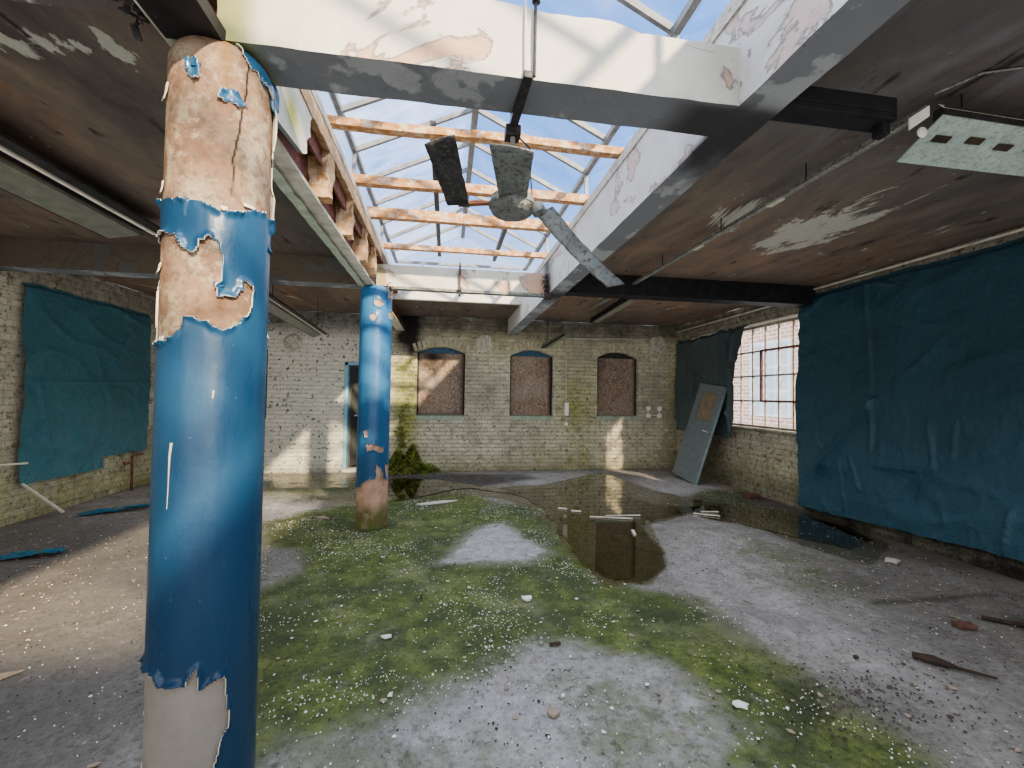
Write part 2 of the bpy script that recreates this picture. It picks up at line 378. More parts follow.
M['reflector'] = simple('grimy_reflector_enamel', (.15, .155, .125), .5, var=.2, dirt=(.15, .13, .10))
M['white'] = simple('yellowed_white_plastic', (.66, .65, .60), .45, var=.1)
M['pipe'] = simple('painted_conduit', (.20, .195, .18), .6, var=.35, dirt=(.06, .055, .05))
M['pipe_pale'] = simple('pale_conduit', (.38, .36, .30), .6, var=.3)
M['rusty'] = simple('rusty_pipe_iron', (.17, .075, .045), .8, var=.5)
M['doorc'] = simple('grey_blue_door_paint', (.15, .18, .19), .5, var=.12, dirt=(.10, .12, .125))
M['dooredge'] = simple('pale_blue_door_edge', (.26, .34, .37), .45, var=.15)
M['blueframe'] = simple('blue_frame_paint', (.018, .07, .13), .5, var=.25, dirt=(.15, .22, .26))
M['paleframe'] = simple('pale_blue_frame_paint', (.20, .36, .45), .5, var=.2)
M['sill'] = simple('sill_paint', (.30, .34, .27), .7, var=.25, dirt=(.20, .24, .16))
M['dimroom'] = simple('dim_passage_plaster', (.20, .19, .16), .85, var=.3)
M['chipw'] = simple('white_paint_chip', (.66, .66, .63), .7, var=.1)
M['chipb'] = simple('brown_plaster_flake', (.30, .235, .19), .85, var=.3)
M['brickred'] = simple('red_brick', (.125, .068, .055), .85, var=.35, sc=30)
M['tile'] = simple('pale_tile', (.50, .46, .42), .7, var=.15)
M['earth'] = simple('dark_crumbs', (.045, .035, .025), .9, var=.5)
M['burnt'] = simple('charred_wood', (.05, .035, .028), .85, var=.4)
M['scrap'] = simple('faded_blue_plastic', (.03, .12, .19), .4, var=.4, dirt=(.10, .20, .25))
M['water'] = mat_water()
M['sg_l'] = mat_sky_glass('dirty_skylight_glass', .10, .45)
M['sg_r'] = mat_sky_glass('clear_skylight_glass', .0, .07)
M['sg_e'] = mat_sky_glass('hazy_end_glass', .2, .5)
M['pane'] = mat_sky_glass('dusty_window_glass', .0, .12)
M['steelwin'] = simple('weathered_window_steel', (.30, .25, .20), .7, var=.4, dirt=(.16, .08, .05))
M['plaster_in'] = simple('curled_paint_underside', (.55, .50, .42), .8, var=.15)

# facade outside
def mat_facade():
    m = MT('facade_brick'); sepx = m.n.new('ShaderNodeSeparateXYZ'); m.L(m.pos, sepx.inputs[0])
    comb = m.n.new('ShaderNodeCombineXYZ'); m.L(sepx.outputs[1], comb.inputs[0]); m.L(sepx.outputs[2], comb.inputs[1])
    b = m.n.new('ShaderNodeTexBrick'); m.L(comb.outputs[0], b.inputs['Vector']); b.inputs['Scale'].default_value = 1
    b.inputs['Brick Width'].default_value = .3; b.inputs['Row Height'].default_value = .11; b.inputs['Mortar Size'].default_value = .014
    b.inputs['Color1'].default_value = (.46, .22, .14, 1); b.inputs['Color2'].default_value = (.56, .34, .22, 1); b.inputs['Mortar'].default_value = (.72, .64, .55, 1)
    return m.done(m.bsdf(b.outputs['Color'], .85))
M['facade'] = mat_facade()
def mat_leaf():
    m = MT('wall_moss_leaf'); n = m.noise(25, 4); n2 = m.noise(4, 3)
    c = m.ramp(m.noise(11, 5), [(.35, (.035, .055, .012)), (.5, (.12, .15, .03)), (.65, (.27, .28, .06))])
    return m.done(m.bsdf(c, .7))
M['leaf'] = mat_leaf()

# ------------------------------------------------------------------ 2D poly helpers
def inpoly(x, y, P):
    c = False; j = len(P)-1
    for i in range(len(P)):
        xi, yi = P[i]; xj, yj = P[j]
        if (yi > y) != (yj > y) and x < (xj-xi)*(y-yi)/(yj-yi)+xi: c = not c
        j = i
    return c
def pdist(x, y, P):
    d = 1e9; j = len(P)-1
    for i in range(len(P)):
        ax, ay = P[j]; bx, by = P[i]; dx, dy = bx-ax, by-ay; l = dx*dx+dy*dy or 1e-9
        t = max(0, min(1, ((x-ax)*dx+(y-ay)*dy)/l)); e = (x-ax-dx*t)**2+(y-ay-dy*t)**2
        if e < d: d = e
        j = i
    return sqrt(d)
def sdf(x, y, P):                       # positive inside
    d = pdist(x, y, P); return d if inpoly(x, y, P) else -d
def soft(x, y, P, w):                   # 0..1 with .5 on the outline
    return max(0., min(1., .5+sdf(x, y, P)/(2*w)))

# ------------------------------------------------------------------ FLOOR
XL, XR, YB, YF, ZC = -4.55, 4.65, 8.1, -4.2, 2.9
MOSS = [([(-1.97, 5.04), (-1.72, 5.49), (-1.21, 5.77), (-0.71, 5.98), (-0.07, 6.53), (1.03, 5.82), (1.2, 5.07), (1.22, 3.9), (1.26, 3.24), (1.46, 3.04), (1.82, 2.84), (1.81, 2.24), (1.92, 1.89), (1.97, 1.6), (2.0, 1.34), (0.93, 1.45), (1.38, 1.71), (1.27, 1.98), (1.19, 2.23), (0.91, 2.4), (0.7, 2.5), (0.31, 2.34), (-0.01, 2.15), (-0.23, 2.03), (-0.57, 1.89), (-0.78, 1.85), (-1.12, 2.22), (-1.33, 2.96), (-1.54, 3.97)], 0.14, 1.0), ([(-3.03, 7.69), (-1.62, 7.67), (-0.97, 7.19), (-0.8, 5.99), (-1.33, 5.78), (-2.6, 6.62)], 0.25, 0.55), ([(3.26, 5.44), (3.91, 6.12), (4.99, 6.17), (4.24, 5.24), (3.37, 4.85)], 0.12, 0.75), ([(-0.8, 1.78), (-0.59, 1.95), (0.16, 1.79), (0.43, 1.51), (-0.39, 1.32)], 0.2, 0.5), ([(0.34, 2.53), (1.23, 1.91), (1.29, 1.4), (0.57, 1.5)], 0.25, 0.38), ([(3.22, 4.28), (3.45, 3.4), (3.14, 2.68), (2.55, 2.75), (2.62, 3.49)], 0.25, 0.35)]
MOSSH = [([(-0.05, 3.69), (0.27, 4.59), (0.69, 4.91), (0.85, 4.21), (1.03, 3.87), (0.74, 3.66), (0.31, 3.67)], 0.1, 0.95), ([(0.36, 6.3), (1.22, 6.1), (1.31, 5.53), (0.72, 5.58)], 0.08, 0.8), ([(-1.7, 4.35), (-1.32, 4.23), (-1.11, 3.71), (-1.31, 3.38)], 0.1, 0.9)]
WET = [([(-0.93, 7.52), (0.54, 6.62), (1.52, 6.76), (2.92, 7.81), (3.23, 6.25), (3.57, 5.58), (4.46, 4.97), (4.84, 4.49), (4.42, 3.67), (3.71, 3.25), (3.5, 3.78), (3.48, 4.63), (3.02, 4.93), (2.3, 4.55), (1.97, 3.56), (1.58, 3.13), (1.2, 3.17), (1.14, 3.78), (1.17, 5.2), (0.77, 5.96), (-0.07, 6.27), (-0.65, 5.82)], 0.1, 1.0), ([(-3.17, 8.06), (-1.68, 7.95), (-1.02, 7.53), (-0.91, 6.74), (-2.65, 6.76)], 0.15, 0.6)]
DARK = [([(3.6, 5.88), (4.89, 5.64), (5.12, 4.15), (5.31, 3.38), (5.13, 2.88), (4.36, 2.78), (4.1, 3.32), (3.7, 3.75), (3.48, 4.63)], 0.35, 0.75), ([(-1.54, 8.13), (-0.1, 7.83), (1.35, 7.72), (1.64, 7.33), (0.38, 6.63), (-0.6, 5.97), (-1.11, 6.62)], 0.12, 0.9), ([(1.81, 1.84), (2.09, 1.94), (2.42, 1.82), (2.34, 1.64), (2.0, 1.62)], 0.25, 0.4), ([(2.99, 2.7), (4.17, 2.71), (4.12, 2.62), (3.04, 2.6)], 0.04, 0.9), ([(3.84, 2.45), (3.94, 2.3), (3.61, 2.11), (3.62, 2.28)], 0.05, 0.8), ([(4.04, 6.32), (5.04, 5.45), (5.47, 3.26), (5.14, 3.06), (4.54, 5.06)], 0.06, 0.8)]+[([(-1.0, 1.0), (-1.6, 5.0), (-4.6, 5.6), (-4.6, .5)], .5, .6), ([(2.4, 1.2), (2.9, 3.0), (4.7, 4.4), (4.7, 1.)], .4, .4)]  # left-hand floor polygon is painted darker to offset lamp and sun brightness
PALE = [([(-0.05, 3.69), (0.27, 4.59), (0.69, 4.91), (1.0, 4.2), (1.03, 3.87), (0.74, 3.66), (0.31, 3.67)], 0.1, 0.9), ([(0.31, 2.34), (0.69, 2.48), (1.12, 2.33), (1.23, 1.91), (1.19, 1.58), (0.35, 1.22), (-0.31, 1.62), (-0.09, 1.96)], 0.25, 0.75), ([(3.44, 7.19), (4.54, 7.1), (4.87, 6.48), (3.6, 5.88), (3.0, 5.64), (2.62, 5.79)], 0.12, 0.8), ([(2.66, 4.34), (3.22, 4.28), (2.72, 2.46), (2.69, 1.72), (2.48, 1.51), (2.2, 1.78), (2.07, 2.97), (2.08, 3.55)], 0.3, 0.6), ([(-2.41, 6.14), (-1.18, 5.62), (-1.11, 5.3), (-1.75, 4.5)], 0.15, 0.8), ([(0.71, 7.77), (2.73, 7.83), (2.65, 7.07), (1.82, 6.66), (1.21, 6.86)], 0.1, 0.8)]
def f_moss(x, y, z):
    v = 0.
    for P, w, a in MOSS: v = max(v, a*soft(x, y, P, w))
    for P, w, a in MOSSH: v *= 1-a*soft(x, y, P, w)
    return v
def f_multi(L):
    def g(x, y, z):
        v = 0.
        for P, w, a in L: v = max(v, a*soft(x, y, P, w))
        return v
    return g
def f_brown(x, y, z):
    v = SS(-1.2, -3.5, x)*.12
    if y > 5: v = max(v, .8*exp(-((x+1.3)/.6)**2-((y-6.1)/.35)**2))
    v = max(v, .6*SS(4.2, 4.6, x))
    return v
def grid(x0, x1, y0, y1, nx, ny, zf):
    mb = MB()
    mb.v = [(x0+(x1-x0)*i/nx, y0+(y1-y0)*j/ny, 0) for j in range(ny+1) for i in range(nx+1)]
    mb.v = [(x, y, zf(x, y)) for x, y, _ in mb.v]
    mb.f = [(j*(nx+1)+i, j*(nx+1)+i+1, (j+1)*(nx+1)+i+1, (j+1)*(nx+1)+i) for j in range(ny) for i in range(nx)]
    return mb
fl = grid(XL-.1, XR+.1, YF, YB+1.9, 150, 230, lambda x, y: -.004+.004*FB(x*1.3, y*1.3))
fl.build('floor', M['floor'], kind='structure', fixn=False, smooth=True, attrs=dict(moss=f_moss, wet=f_multi(WET), dark=f_multi(DARK), pale=f_multi(PALE), brown=f_brown))

# puddles
def puddle(name, P, label, z):
    mb = MB(); x0 = min(p[0] for p in P)-.2; x1 = max(p[0] for p in P)+.2; y0 = min(p[1] for p in P)-.2; y1 = max(p[1] for p in P)+.2
    s = .035; nx = int((x1-x0)/s); ny = int((y1-y0)/s); idx = {}
    def ok(x, y): return sdf(x, y, P)+.09*FB(x*2.2+5, y*2.2, 3)+.02*N(x*11, y*11) > 0
    def vi(i, j):
        if (i, j) not in idx: idx[(i, j)] = len(mb.v); mb.v.append((x0+i*s, y0+j*s, z))
        return idx[(i, j)]
    for j in range(ny):
        for i in range(nx):
            if ok(x0+(i+.5)*s, y0+(j+.5)*s): mb.f.append((vi(i, j), vi(i+1, j), vi(i+1, j+1), vi(i, j+1)))
    return mb.build(name, M['water'], label=label, cat='puddle', kind='thing', fixn=False)
PUD1 = [(-0.69, 5.87), (-0.07, 6.4), (0.38, 6.63), (1.08, 6.11), (1.27, 5.19), (1.19, 4.33), (1.19, 3.65), (1.27, 3.26), (1.52, 3.17), (1.86, 3.4), (2.06, 3.8), (2.15, 4.5), (2.45, 4.73), (3.07, 5.01), (3.35, 5.23), (2.86, 5.38), (2.71, 5.66), (2.82, 6.42), (3.0, 7.41), (2.66, 7.63), (1.82, 6.66), (0.83, 6.52), (-0.09, 7.29), (-0.85, 7.52), (-0.84, 6.6)]
PUD2 = [(3.21, 5.24), (4.04, 5.37), (4.3, 4.8), (4.61, 4.28), (4.38, 3.83), (3.93, 3.65), (3.67, 3.96), (3.37, 4.48), (3.04, 4.75)]
puddle('puddle', PUD1, 'large shallow puddle mirroring the brick wall, in the middle of the mossy floor', .004)
puddle('puddle', PUD2, 'small dark puddle on the floor below the blue tarpaulin', .004)

# ------------------------------------------------------------------ WALLS with holes
def wall(name, mat, axis, pos, a0, a1, z0, z1, holes, depth, attrs, step=.1, zstep=.1, out=1):
    """axis 'x': wall runs along x at y=pos; holes: (a0,a1,zb,ztopfunc)"""
    mb = MB()
    br = {a0, a1}
    for h in holes:
        br |= {h[0], h[1]}
        n = 12
        for i in range(n): br.add(h[0]+(h[1]-h[0])*i/n)
    a = a0
    while a < a1: br.add(round(a, 4)); a += step
    br = sorted(br); br = [b for i, b in enumerate(br) if i == 0 or b-br[i-1] > 1e-4]
    def pt(a, z, d=0.): return (a, pos+d, z) if axis == 'x' else (pos+d, a, z)
    def strip(a, b, f0, f1):
        n = max(1, int((f1(a)-f0(a))/zstep))
        for k in range(n):
            t0 = k/n; t1 = (k+1)/n
            L = lambda q, t: f0(q)+(f1(q)-f0(q))*t
            mb.quad(pt(a, L(a, t0)), pt(b, L(b, t0)), pt(b, L(b, t1)), pt(a, L(a, t1)))
    for a, b in zip(br, br[1:]):
        m = (a+b)/2; h = next((h for h in holes if h[0] < m < h[1]), None)
        if not h: strip(a, b, lambda q: z0, lambda q: z1)
        else:
            if h[2] > z0: strip(a, b, lambda q: z0, lambda q: h[2])
            strip(a, b, h[3], lambda q: z1)
            mb.quad(pt(a, h[3](a)), pt(b, h[3](b)), pt(b, h[3](b), depth*out), pt(a, h[3](a), depth*out))
            if h[2] > z0: mb.quad(pt(a, h[2]), pt(b, h[2]), pt(b, h[2], depth*out), pt(a, h[2], depth*out))
    for h in holes:
        for q in (h[0], h[1]): mb.quad(pt(q, h[2]), pt(q, h[3](q)), pt(q, h[3](q), depth*out), pt(q, h[2], depth*out))
    o = mb.build(name, mat, kind='structure', fixn=False, attrs=attrs)
    return o
def arch(x0, x1, zs, za):
    c = (x0+x1)/2; w = (x1-x0)/2
    return lambda x: zs+(za-zs)*(1-((x-c)/w)**2)
WIN = [(-.555, .335, 1.03, 2.215, 2.335), (1.20, 2.05, 1.04, 2.205, 2.325), (2.95, 3.81, 1.05, 2.215, 2.34)]
DOOR = (-1.84, -1.12, 0., 2.0)
def g_back(x, y, z):
    g = 1.*exp(-((x+.74)/.24)**4)*SS(2.3, 1.95, z)
    g = max(g, .85*exp(-((x-2.55)/.42)**2)*exp(-((z-1.25)/.75)**2))
    g = max(g, .5*exp(-((x-2.0)/.5)**2-((z-.2)/.35)**2))
    g = max(g, .35*SS(.5, 0, z), .45*exp(-((x-1.)/1.4)**2-((z-2.45)/.25)**2))
    g = max(g, .7*exp(-((x-2.6)/.35)**2)*SS(1., .3, z), .5*SS(4.2, 4.6, x))
    return g*(SS(-1.2, -.9, x)*.85+.15)
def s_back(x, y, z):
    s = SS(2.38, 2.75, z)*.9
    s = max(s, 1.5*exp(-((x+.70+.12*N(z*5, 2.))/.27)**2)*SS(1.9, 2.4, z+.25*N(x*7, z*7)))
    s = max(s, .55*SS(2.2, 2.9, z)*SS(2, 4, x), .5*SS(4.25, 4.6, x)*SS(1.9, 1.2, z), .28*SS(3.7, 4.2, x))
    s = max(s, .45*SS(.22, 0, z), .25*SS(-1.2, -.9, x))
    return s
wall('wall_back', M['brick_back'], 'x', YB, XL, XR, -.05, ZC, [(w[0], w[1], w[2], arch(w[0], w[1], w[3], w[4])) for w in WIN] + [(DOOR[0], DOOR[1], 0, lambda x: DOOR[3]), (-4.0, -3.15, .98, lambda x: 2.2)], .22, dict(green=g_back, soot=s_back, white=lambda x, y, z: SS(-.95, -1.2, x)), .09, .09)
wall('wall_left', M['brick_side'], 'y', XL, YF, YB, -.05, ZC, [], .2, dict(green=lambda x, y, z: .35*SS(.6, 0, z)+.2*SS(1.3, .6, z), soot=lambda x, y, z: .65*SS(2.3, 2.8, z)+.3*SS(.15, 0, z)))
RW = (4.35, 7.7, 1.0, 2.58)
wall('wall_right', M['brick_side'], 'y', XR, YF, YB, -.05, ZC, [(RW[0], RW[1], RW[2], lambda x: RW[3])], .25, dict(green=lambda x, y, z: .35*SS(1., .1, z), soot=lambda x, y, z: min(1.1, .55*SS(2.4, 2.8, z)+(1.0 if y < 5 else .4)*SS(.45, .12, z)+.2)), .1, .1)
# solid rear wall behind the camera, no openings
wall('wall_rear', M['brick_back'], 'x', YF, XL, XR, 0, ZC, [], .2, dict(green=lambda x, y, z: 0, soot=lambda x, y, z: .2), .3, .3, out=-1)
# passage behind the door
ps = MB(); ps.box(DOOR[0]-.9, YB+1.7, 0, DOOR[1]+1.3, YB+1.75, 2.6).box(DOOR[0]-.95, YB+.23, 0, DOOR[0]-.9, YB+1.75, 2.6).box(DOOR[1]+1.3, YB+.23, 0, DOOR[1]+1.35, YB+1.75, 2.6).box(DOOR[0]-.95, YB+.23, 2.6, DOOR[1]+1.35, YB+1.75, 2.65)
ps.build('wall_passage', M['dimroom'], kind='structure')
MB().box(DOOR[0], YB-.03, 0, DOOR[1], YB+.22, .055).build('trim_1', M['pale_wood'], kind='structure', bev=.008)

# door frame and door
d = empty('door_1', (-1.4, YB, 0), 'open doorway with a pale blue frame in the back wall, half hidden by the farther blue column', 'doorway', kind='structure')
MB().box(DOOR[0], YB-.02, .055, DOOR[0]+.06, YB+.16, DOOR[3]).box(DOOR[1]-.06, YB-.02, .055, DOOR[1], YB+.16, DOOR[3]).box(DOOR[0], YB-.02, DOOR[3]-.05, DOOR[1], YB+.16, DOOR[3]).build('door_frame', M['paleframe'], d, bev=.004)
leaf = MB(); leaf.bar((-1.765, YB+.12, 1.0), (-1.62, YB+.86, 1.0), .04, 1.84)
M['leafdoor'] = simple('darkened_door_paint', (.075, .078, .075), .6)  # leaf colour darkened so the interior behind the doorway reads dim
lf = leaf.build('door_leaf', M['leafdoor'], d)
WORLD_LOC[lf.name] = WORLD_LOC[lf.name]
MB().tube([(-1.70, YB+.2, 1.02), (-1.66, YB+.19, 1.02), (-1.66, YB+.28, 1.02)], .012).build('door_handle', M['white'], lf)

# boarded windows
NM = ['first boarded arched window from the farther blue column, red-brown strand board with black scorch at the top', 'middle boarded arched window, evenly brown board under a blue transom', 'boarded arched window nearest the corner, sunlight across its lower corner']
for k, w in enumerate(WIN):
    x0, x1, zb, zs, za = w
    t = empty('window_%d' % (k+1), ((x0+x1)/2, YB, zb), NM[k], 'window', kind='structure')
    n = 20; nz = 24; mb = MB(); A = arch(x0+.01, x1-.01, zs, za)
    top = zs-.02
    mb = grid(0, 1, 0, 1, n, nz, lambda a, b: 0)
    mb.v = [(x0+.02+(x1-x0-.04)*a, YB+.10+.006*N(a*3, b*4, k), zb+.02+(top-zb)*b) for a, b, _ in mb.v]
    cx = (x0+x1)/2
    sf = [lambda x, y, z: max(.95*exp(-((x-x0-.28)/.2)**2-((z-2.12)/.2)**2), .8*SS(.12, 0, x1-x+.0*N(z*6)), .7*SS(1.12, 1.04, z), .4*SS(.05, .0, x-x0)),
          lambda x, y, z: max(.85*SS(.10, .02, x1-x+.03*N(z*5)), .3*SS(.1, 0, x-x0)),
          lambda x, y, z: max(.6*SS(.1, .02, x1-x+.03*N(z*5)), .55*SS(.3, 0., x-x0)*SS(1.2, 2., z))][k]
    mb.build('board', M['osb'], t, fixn=False, smooth=True, attrs=dict(soot=sf))
    fr = MB()
    pts = [(x0+.0+(x1-x0)*i/16) for i in range(17)]; AA = arch(x0, x1, zs, za)
    for a, b in zip(pts, pts[1:]):
        fr.add([(a, YB+.13, zs-.05), (b, YB+.13, zs-.05), (b, YB+.13, AA(b)), (a, YB+.13, AA(a))], [(0, 1, 2, 3)])
    fr.build('transom_panel', M['blueframe' if k < 2 else 'dkmetal'], t, fixn=False)
    MB().box(x0, YB+.085, zb, x0+.025, YB+.14, zs).box(x1-.025, YB+.085, zb, x1, YB+.14, zs).build('window_frame', M['black'], t)
    MB().add([(x0, YB-.004, zb-.07), (x1, YB-.004, zb-.07), (x1, YB-.006, zb), (x0, YB-.006, zb), (x1-.01, YB+.12, zb+.03), (x0+.01, YB+.12, zb+.03)], [(0, 1, 2, 3), (3, 2, 4, 5)]).build('window_sill', M['sill'], t, fixn=False)
    ar = MB(); R = 13
    for i in range(R):
        xm = x0-.06+(x1-x0+.12)*(i+.5)/R; AX = arch(x0-.1, x1+.1, zs-.02, za+.005)
        u = (xm-cx)/((x1-x0)/2); tl = u*.32
        p = Vector((xm, YB+.012, AX(xm)+.012)); q = p+Vector((sin(tl), 0, cos(tl)))*.15; q.y = YB+.012
        ar.bar(p, q, .062, .03, up=(0, 1, 0))
    ar.build('arch_bricks', M['arch_brick'], t, bev=.006)
# dark window at left
t = empty('window_4', (-3.57, YB, .98), 'dark window opening in the back wall beside the near blue column', 'window', kind='structure')
MB().box(-4.0, YB+.15, .98, -3.15, YB+.2, 2.2).build('board', M['black'], t)
MB().box(-3.21, YB+.02, .98, -3.15, YB+.15, 2.2).build('window_frame', M['dkmetal'], t)

# ------------------------------------------------------------------ steel window in the right wall
t = empty('window_5', (XR, 5.9, 1.0), 'bright steel-framed window with small panes in the right wall, brickwork seen through it', 'window', kind='structure')
xw = XR+.14
fr = MB(); fr.box(xw, RW[0], RW[2], xw+.04, RW[0]+.03, RW[3]).box(xw, RW[1]-.03, RW[2], xw+.04, RW[1], RW[3]).box(xw, RW[0], RW[2], xw+.04, RW[1], RW[2]+.03).box(xw, RW[0], RW[3]-.03, xw+.04, RW[1], RW[3])
fr.build('window_frame', M['steelwin'], t)
YS = [4.482+i*.268 for i in range(13)]
gb = MB()
for y in YS[1:-1]: gb.box(xw+.005, y-.011, RW[2], xw+.03, y+.011, RW[3])
for z in (1.41, 1.80, 2.185): gb.box(xw+.003, RW[0], z-.011, xw+.032, RW[1], z+.011)
gb.build('glazing_bars', M['steelwin'], t)
cs = MB(); y0, y1, z0, z1 = 5.09, 5.88, 1.41, 2.185
for a in ((y0, z0, y1, z0), (y0, z1, y1, z1), (y0, z0, y0, z1), (y1, z0, y1, z1)): cs.bar((xw-.012, a[0], a[1]), (xw-.012, a[2], a[3]), .03, .03)
cs.build('casement', M['rusty'], t)
MB().quad((xw+.02, RW[0], RW[2]), (xw+.02, RW[1], RW[2]), (xw+.02, RW[1], RW[3]), (xw+.02, RW[0], RW[3])).build('glass', M['pane'], t, fixn=False)
MB().box(XR-.03, RW[0], RW[2]-.05, XR+.2, RW[1], RW[2]-.005).build('window_sill', M['brick_side'], t, attrs=dict(green=lambda x, y, z: .2, soot=lambda x, y, z: .5), bev=.01)
MB().box(XR-.012, 5.0, RW[3]-.005, XR+.02, 7.3, RW[3]+.02).build('window_head', M['pale_wood'], t)

# building outside
t = empty('brick_building', (9.2, 12, 0), 'sunlit red brick building standing outside the steel window', 'building')
fw = MB(); fw.box(9.0, 6.8, -.5, 9.3, 17, 4.1); fw.build('wall', M['facade'], t)
for i, y in enumerate((9.95, 13.2)):
    a = MB().box(8.93, y, .95, 9.01, y+1.5, 3.05).build('window', M['white'], t)
    b = MB()
    for c in range(3):
        for r in range(3): b.box(8.9, y+.08+c*.47, 1.02+r*.68, 8.925, y+.48+c*.47, 1.62+r*.68)
    b.build('pane', M['bluepane'] if 'bluepane' in M else M['sg_e'], a)
MB().box(8.9, 6.8, 4.1, 9.4, 17, 4.3).build('parapet', M['white'], t)

# ------------------------------------------------------------------ CEILING
def c_grey(x, y, z): return max(SS(3.2, 1.2, y)*SS(1., 2., x)*.95, .35*SS(2.2, 1.4, y), .5*SS(-2.0, -.9, x)*SS(3, 1, y))
def c_rust(x, y, z): return max(.9*exp(-((x-3.2)/1.6)**2-((y-4.1)/.9)**2), .9*SS(4.9, 5.3, y)*SS(8.6, 6.5, y)*.8*SS(.5, 1.5, abs(x)), .35*SS(-1, -3, x))
E_R = [(3.061, 3.298, 0.35, 0.45, 1.3), (2.269, 3.022, 0.2, 0.3, 0.8), (3.299, 3.091, 0.2, 0.3, 0.9), (-1.789, 2.041, 0.16, 0.12, 1.2), (-1.807, 2.097, 0.12, 0.1, 1.0), (-1.4, 2.006, 0.07, 0.07, 1.2), (-1.579, 2.021, 0.03, 0.03, 0.9)]
def c_pale(x, y, z):
    v = 0
    for cx, cy, rx, ry, a in E_R: v = max(v, a*exp(-((x-cx)/rx)**2-((y-cy)/ry)**2))
    return v
def slab(x0, x1, y0, y1, nx, ny):
    mb = grid(x0, x1, y0, y1, nx, ny, lambda x, y: ZC+.006*FB(x*2, y*2)); n = len(mb.v)
    mb.quad((x0, y0, ZC+.15), (x1, y0, ZC+.15), (x1, y1, ZC+.15), (x0, y1, ZC+.15))
    return mb
cm = slab(XL, -.93, YF, YB, 45, 150)
c2 = slab(1.32, XR, YF, YB, 40, 150); cm.add(c2.v, c2.f)
c3 = grid(-.93, 1.32, 6.62, YB, 26, 16, lambda x, y: ZC+.004*FB(x*2, y*2)); cm.add(c3.v, c3.f)
cm.build('ceiling', M['ceiling'], kind='structure', fixn=False, attrs=dict(grey=c_grey, rust=c_rust, pale=c_pale))

# ------------------------------------------------------------------ BEAMS (structure)
def beam(name, x0, y0, z0, x1, y1, z1, mat, attrs, n=(60, 4, 8), rag=0.008, raggedtop=None):
    mb = MB(); nx, ny, nz = n
    def face(f, a, b):
        g = grid(0, 1, 0, 1, a, b, lambda p, q: 0); vs = [f(p, q) for p, q, _ in g.v]; mb.add(vs, g.f)
    L = lambda a, b, t: a+(b-a)*t
    face(lambda p, q: (L(x0, x1, p), y0, L(z0, z1, q)), nx, nz); face(lambda p, q: (L(x0, x1, p), y1, L(z0, z1, q)), nx, nz)
    face(lambda p, q: (L(x0, x1, p), L(y0, y1, q), z0), nx, ny); face(lambda p, q: (L(x0, x1, p), L(y0, y1, q), z1), nx, ny)
    face(lambda p, q: (x0, L(y0, y1, p), L(z0, z1, q)), ny, nz); face(lambda p, q: (x1, L(y0, y1, p), L(z0, z1, q)), ny, nz)
    out = []
    for x, y, z in mb.v:
        s = rag*FB(x*7, y*7, z*7)
        e = (abs(z-z0) < 1e-6)
        zz = z+(s*1.2 if e else s*.6)
        if raggedtop and abs(z-z1) < 1e-6: zz += raggedtop(x, y)
        out.append((x+s*.5, y+(s if e else s*.6), zz))
    mb.v = out
    import bmesh
    me_o = mb.build(name, mat, kind='structure', attrs=attrs, smooth=False)
    bm = bmesh.new(); bm.from_mesh(me_o.data); bmesh.ops.remove_doubles(bm, verts=bm.verts, dist=.0006); bmesh.ops.recalc_face_normals(bm, faces=bm.faces); bm.to_mesh(me_o.data); bm.free()
    return me_o
nog = lambda x, y, z: 0.
def soot_near(x, y, z): return .95*SS(.80, 1.02, x)*SS(1.50, 1.56, y)+0.
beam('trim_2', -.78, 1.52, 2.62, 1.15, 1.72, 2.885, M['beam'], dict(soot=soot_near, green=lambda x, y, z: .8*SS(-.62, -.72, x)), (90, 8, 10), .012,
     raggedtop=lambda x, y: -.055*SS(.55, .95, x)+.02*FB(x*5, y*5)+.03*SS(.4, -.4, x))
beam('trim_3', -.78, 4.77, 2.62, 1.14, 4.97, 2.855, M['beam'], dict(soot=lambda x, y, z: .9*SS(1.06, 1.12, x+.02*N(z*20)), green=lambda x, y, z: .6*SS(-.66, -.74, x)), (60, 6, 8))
# right longitudinal beam + upstand
beam('trim_4', 1.14, YF, 2.62, 1.32, 8.1, 3.02, M['beam_pink'], dict(soot=lambda x, y, z: max(.97*SS(1.46, 1.56, y)*SS(2.2, 1.85, y+.35*N(x*9, y*6))*SS(2.66, 2.62, z), .9*exp(-((y-4.85)/.22)**2)), green=nog), (4, 240, 10), .010)
# transverse beams in the side bays
beam('trim_5', 1.32, 4.77, 2.66, XR, 4.97, 2.9, M['black'], dict(soot=lambda x, y, z: 1., green=nog), (60, 4, 4))
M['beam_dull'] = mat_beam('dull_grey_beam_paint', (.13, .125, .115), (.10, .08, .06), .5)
beam('trim_6', XL, 4.77, 2.62, -.93, 4.97, 2.9, M['beam_dull'], dict(soot=lambda x, y, z: .1+.8*SS(-4.2, -4.5, x), green=nog), (60, 4, 4))
beam('trim_7', XL, 1.50, 2.80, -.93, 1.70, 2.92, M['ceiling'], dict(soot=nog, green=nog, pale=lambda x, y, z: .1, rust=nog, grey=lambda x, y, z: .6), (60, 4, 4))

# left longitudinal steel beam with its broken concrete casing
bl = empty('broken_beam', (-.86, 3.2, 2.62), 'rusting steel roof beam with broken concrete casing between the two blue columns', 'beam', kind='thing')
sb = MB(); sb.box(-.885, YF, 2.63, -.865, 8.1, 2.98); sb.build('steel_web', M['rust'], bl)
MB().box(-.95, YF, 2.615, -.80, 8.1, 2.635).build('bottom_flange', M['pipe_pale'], bl)
MB().box(-.95, YF, 2.96, -.76, 6.6, 2.99).build('top_flange', M['rust'], bl)
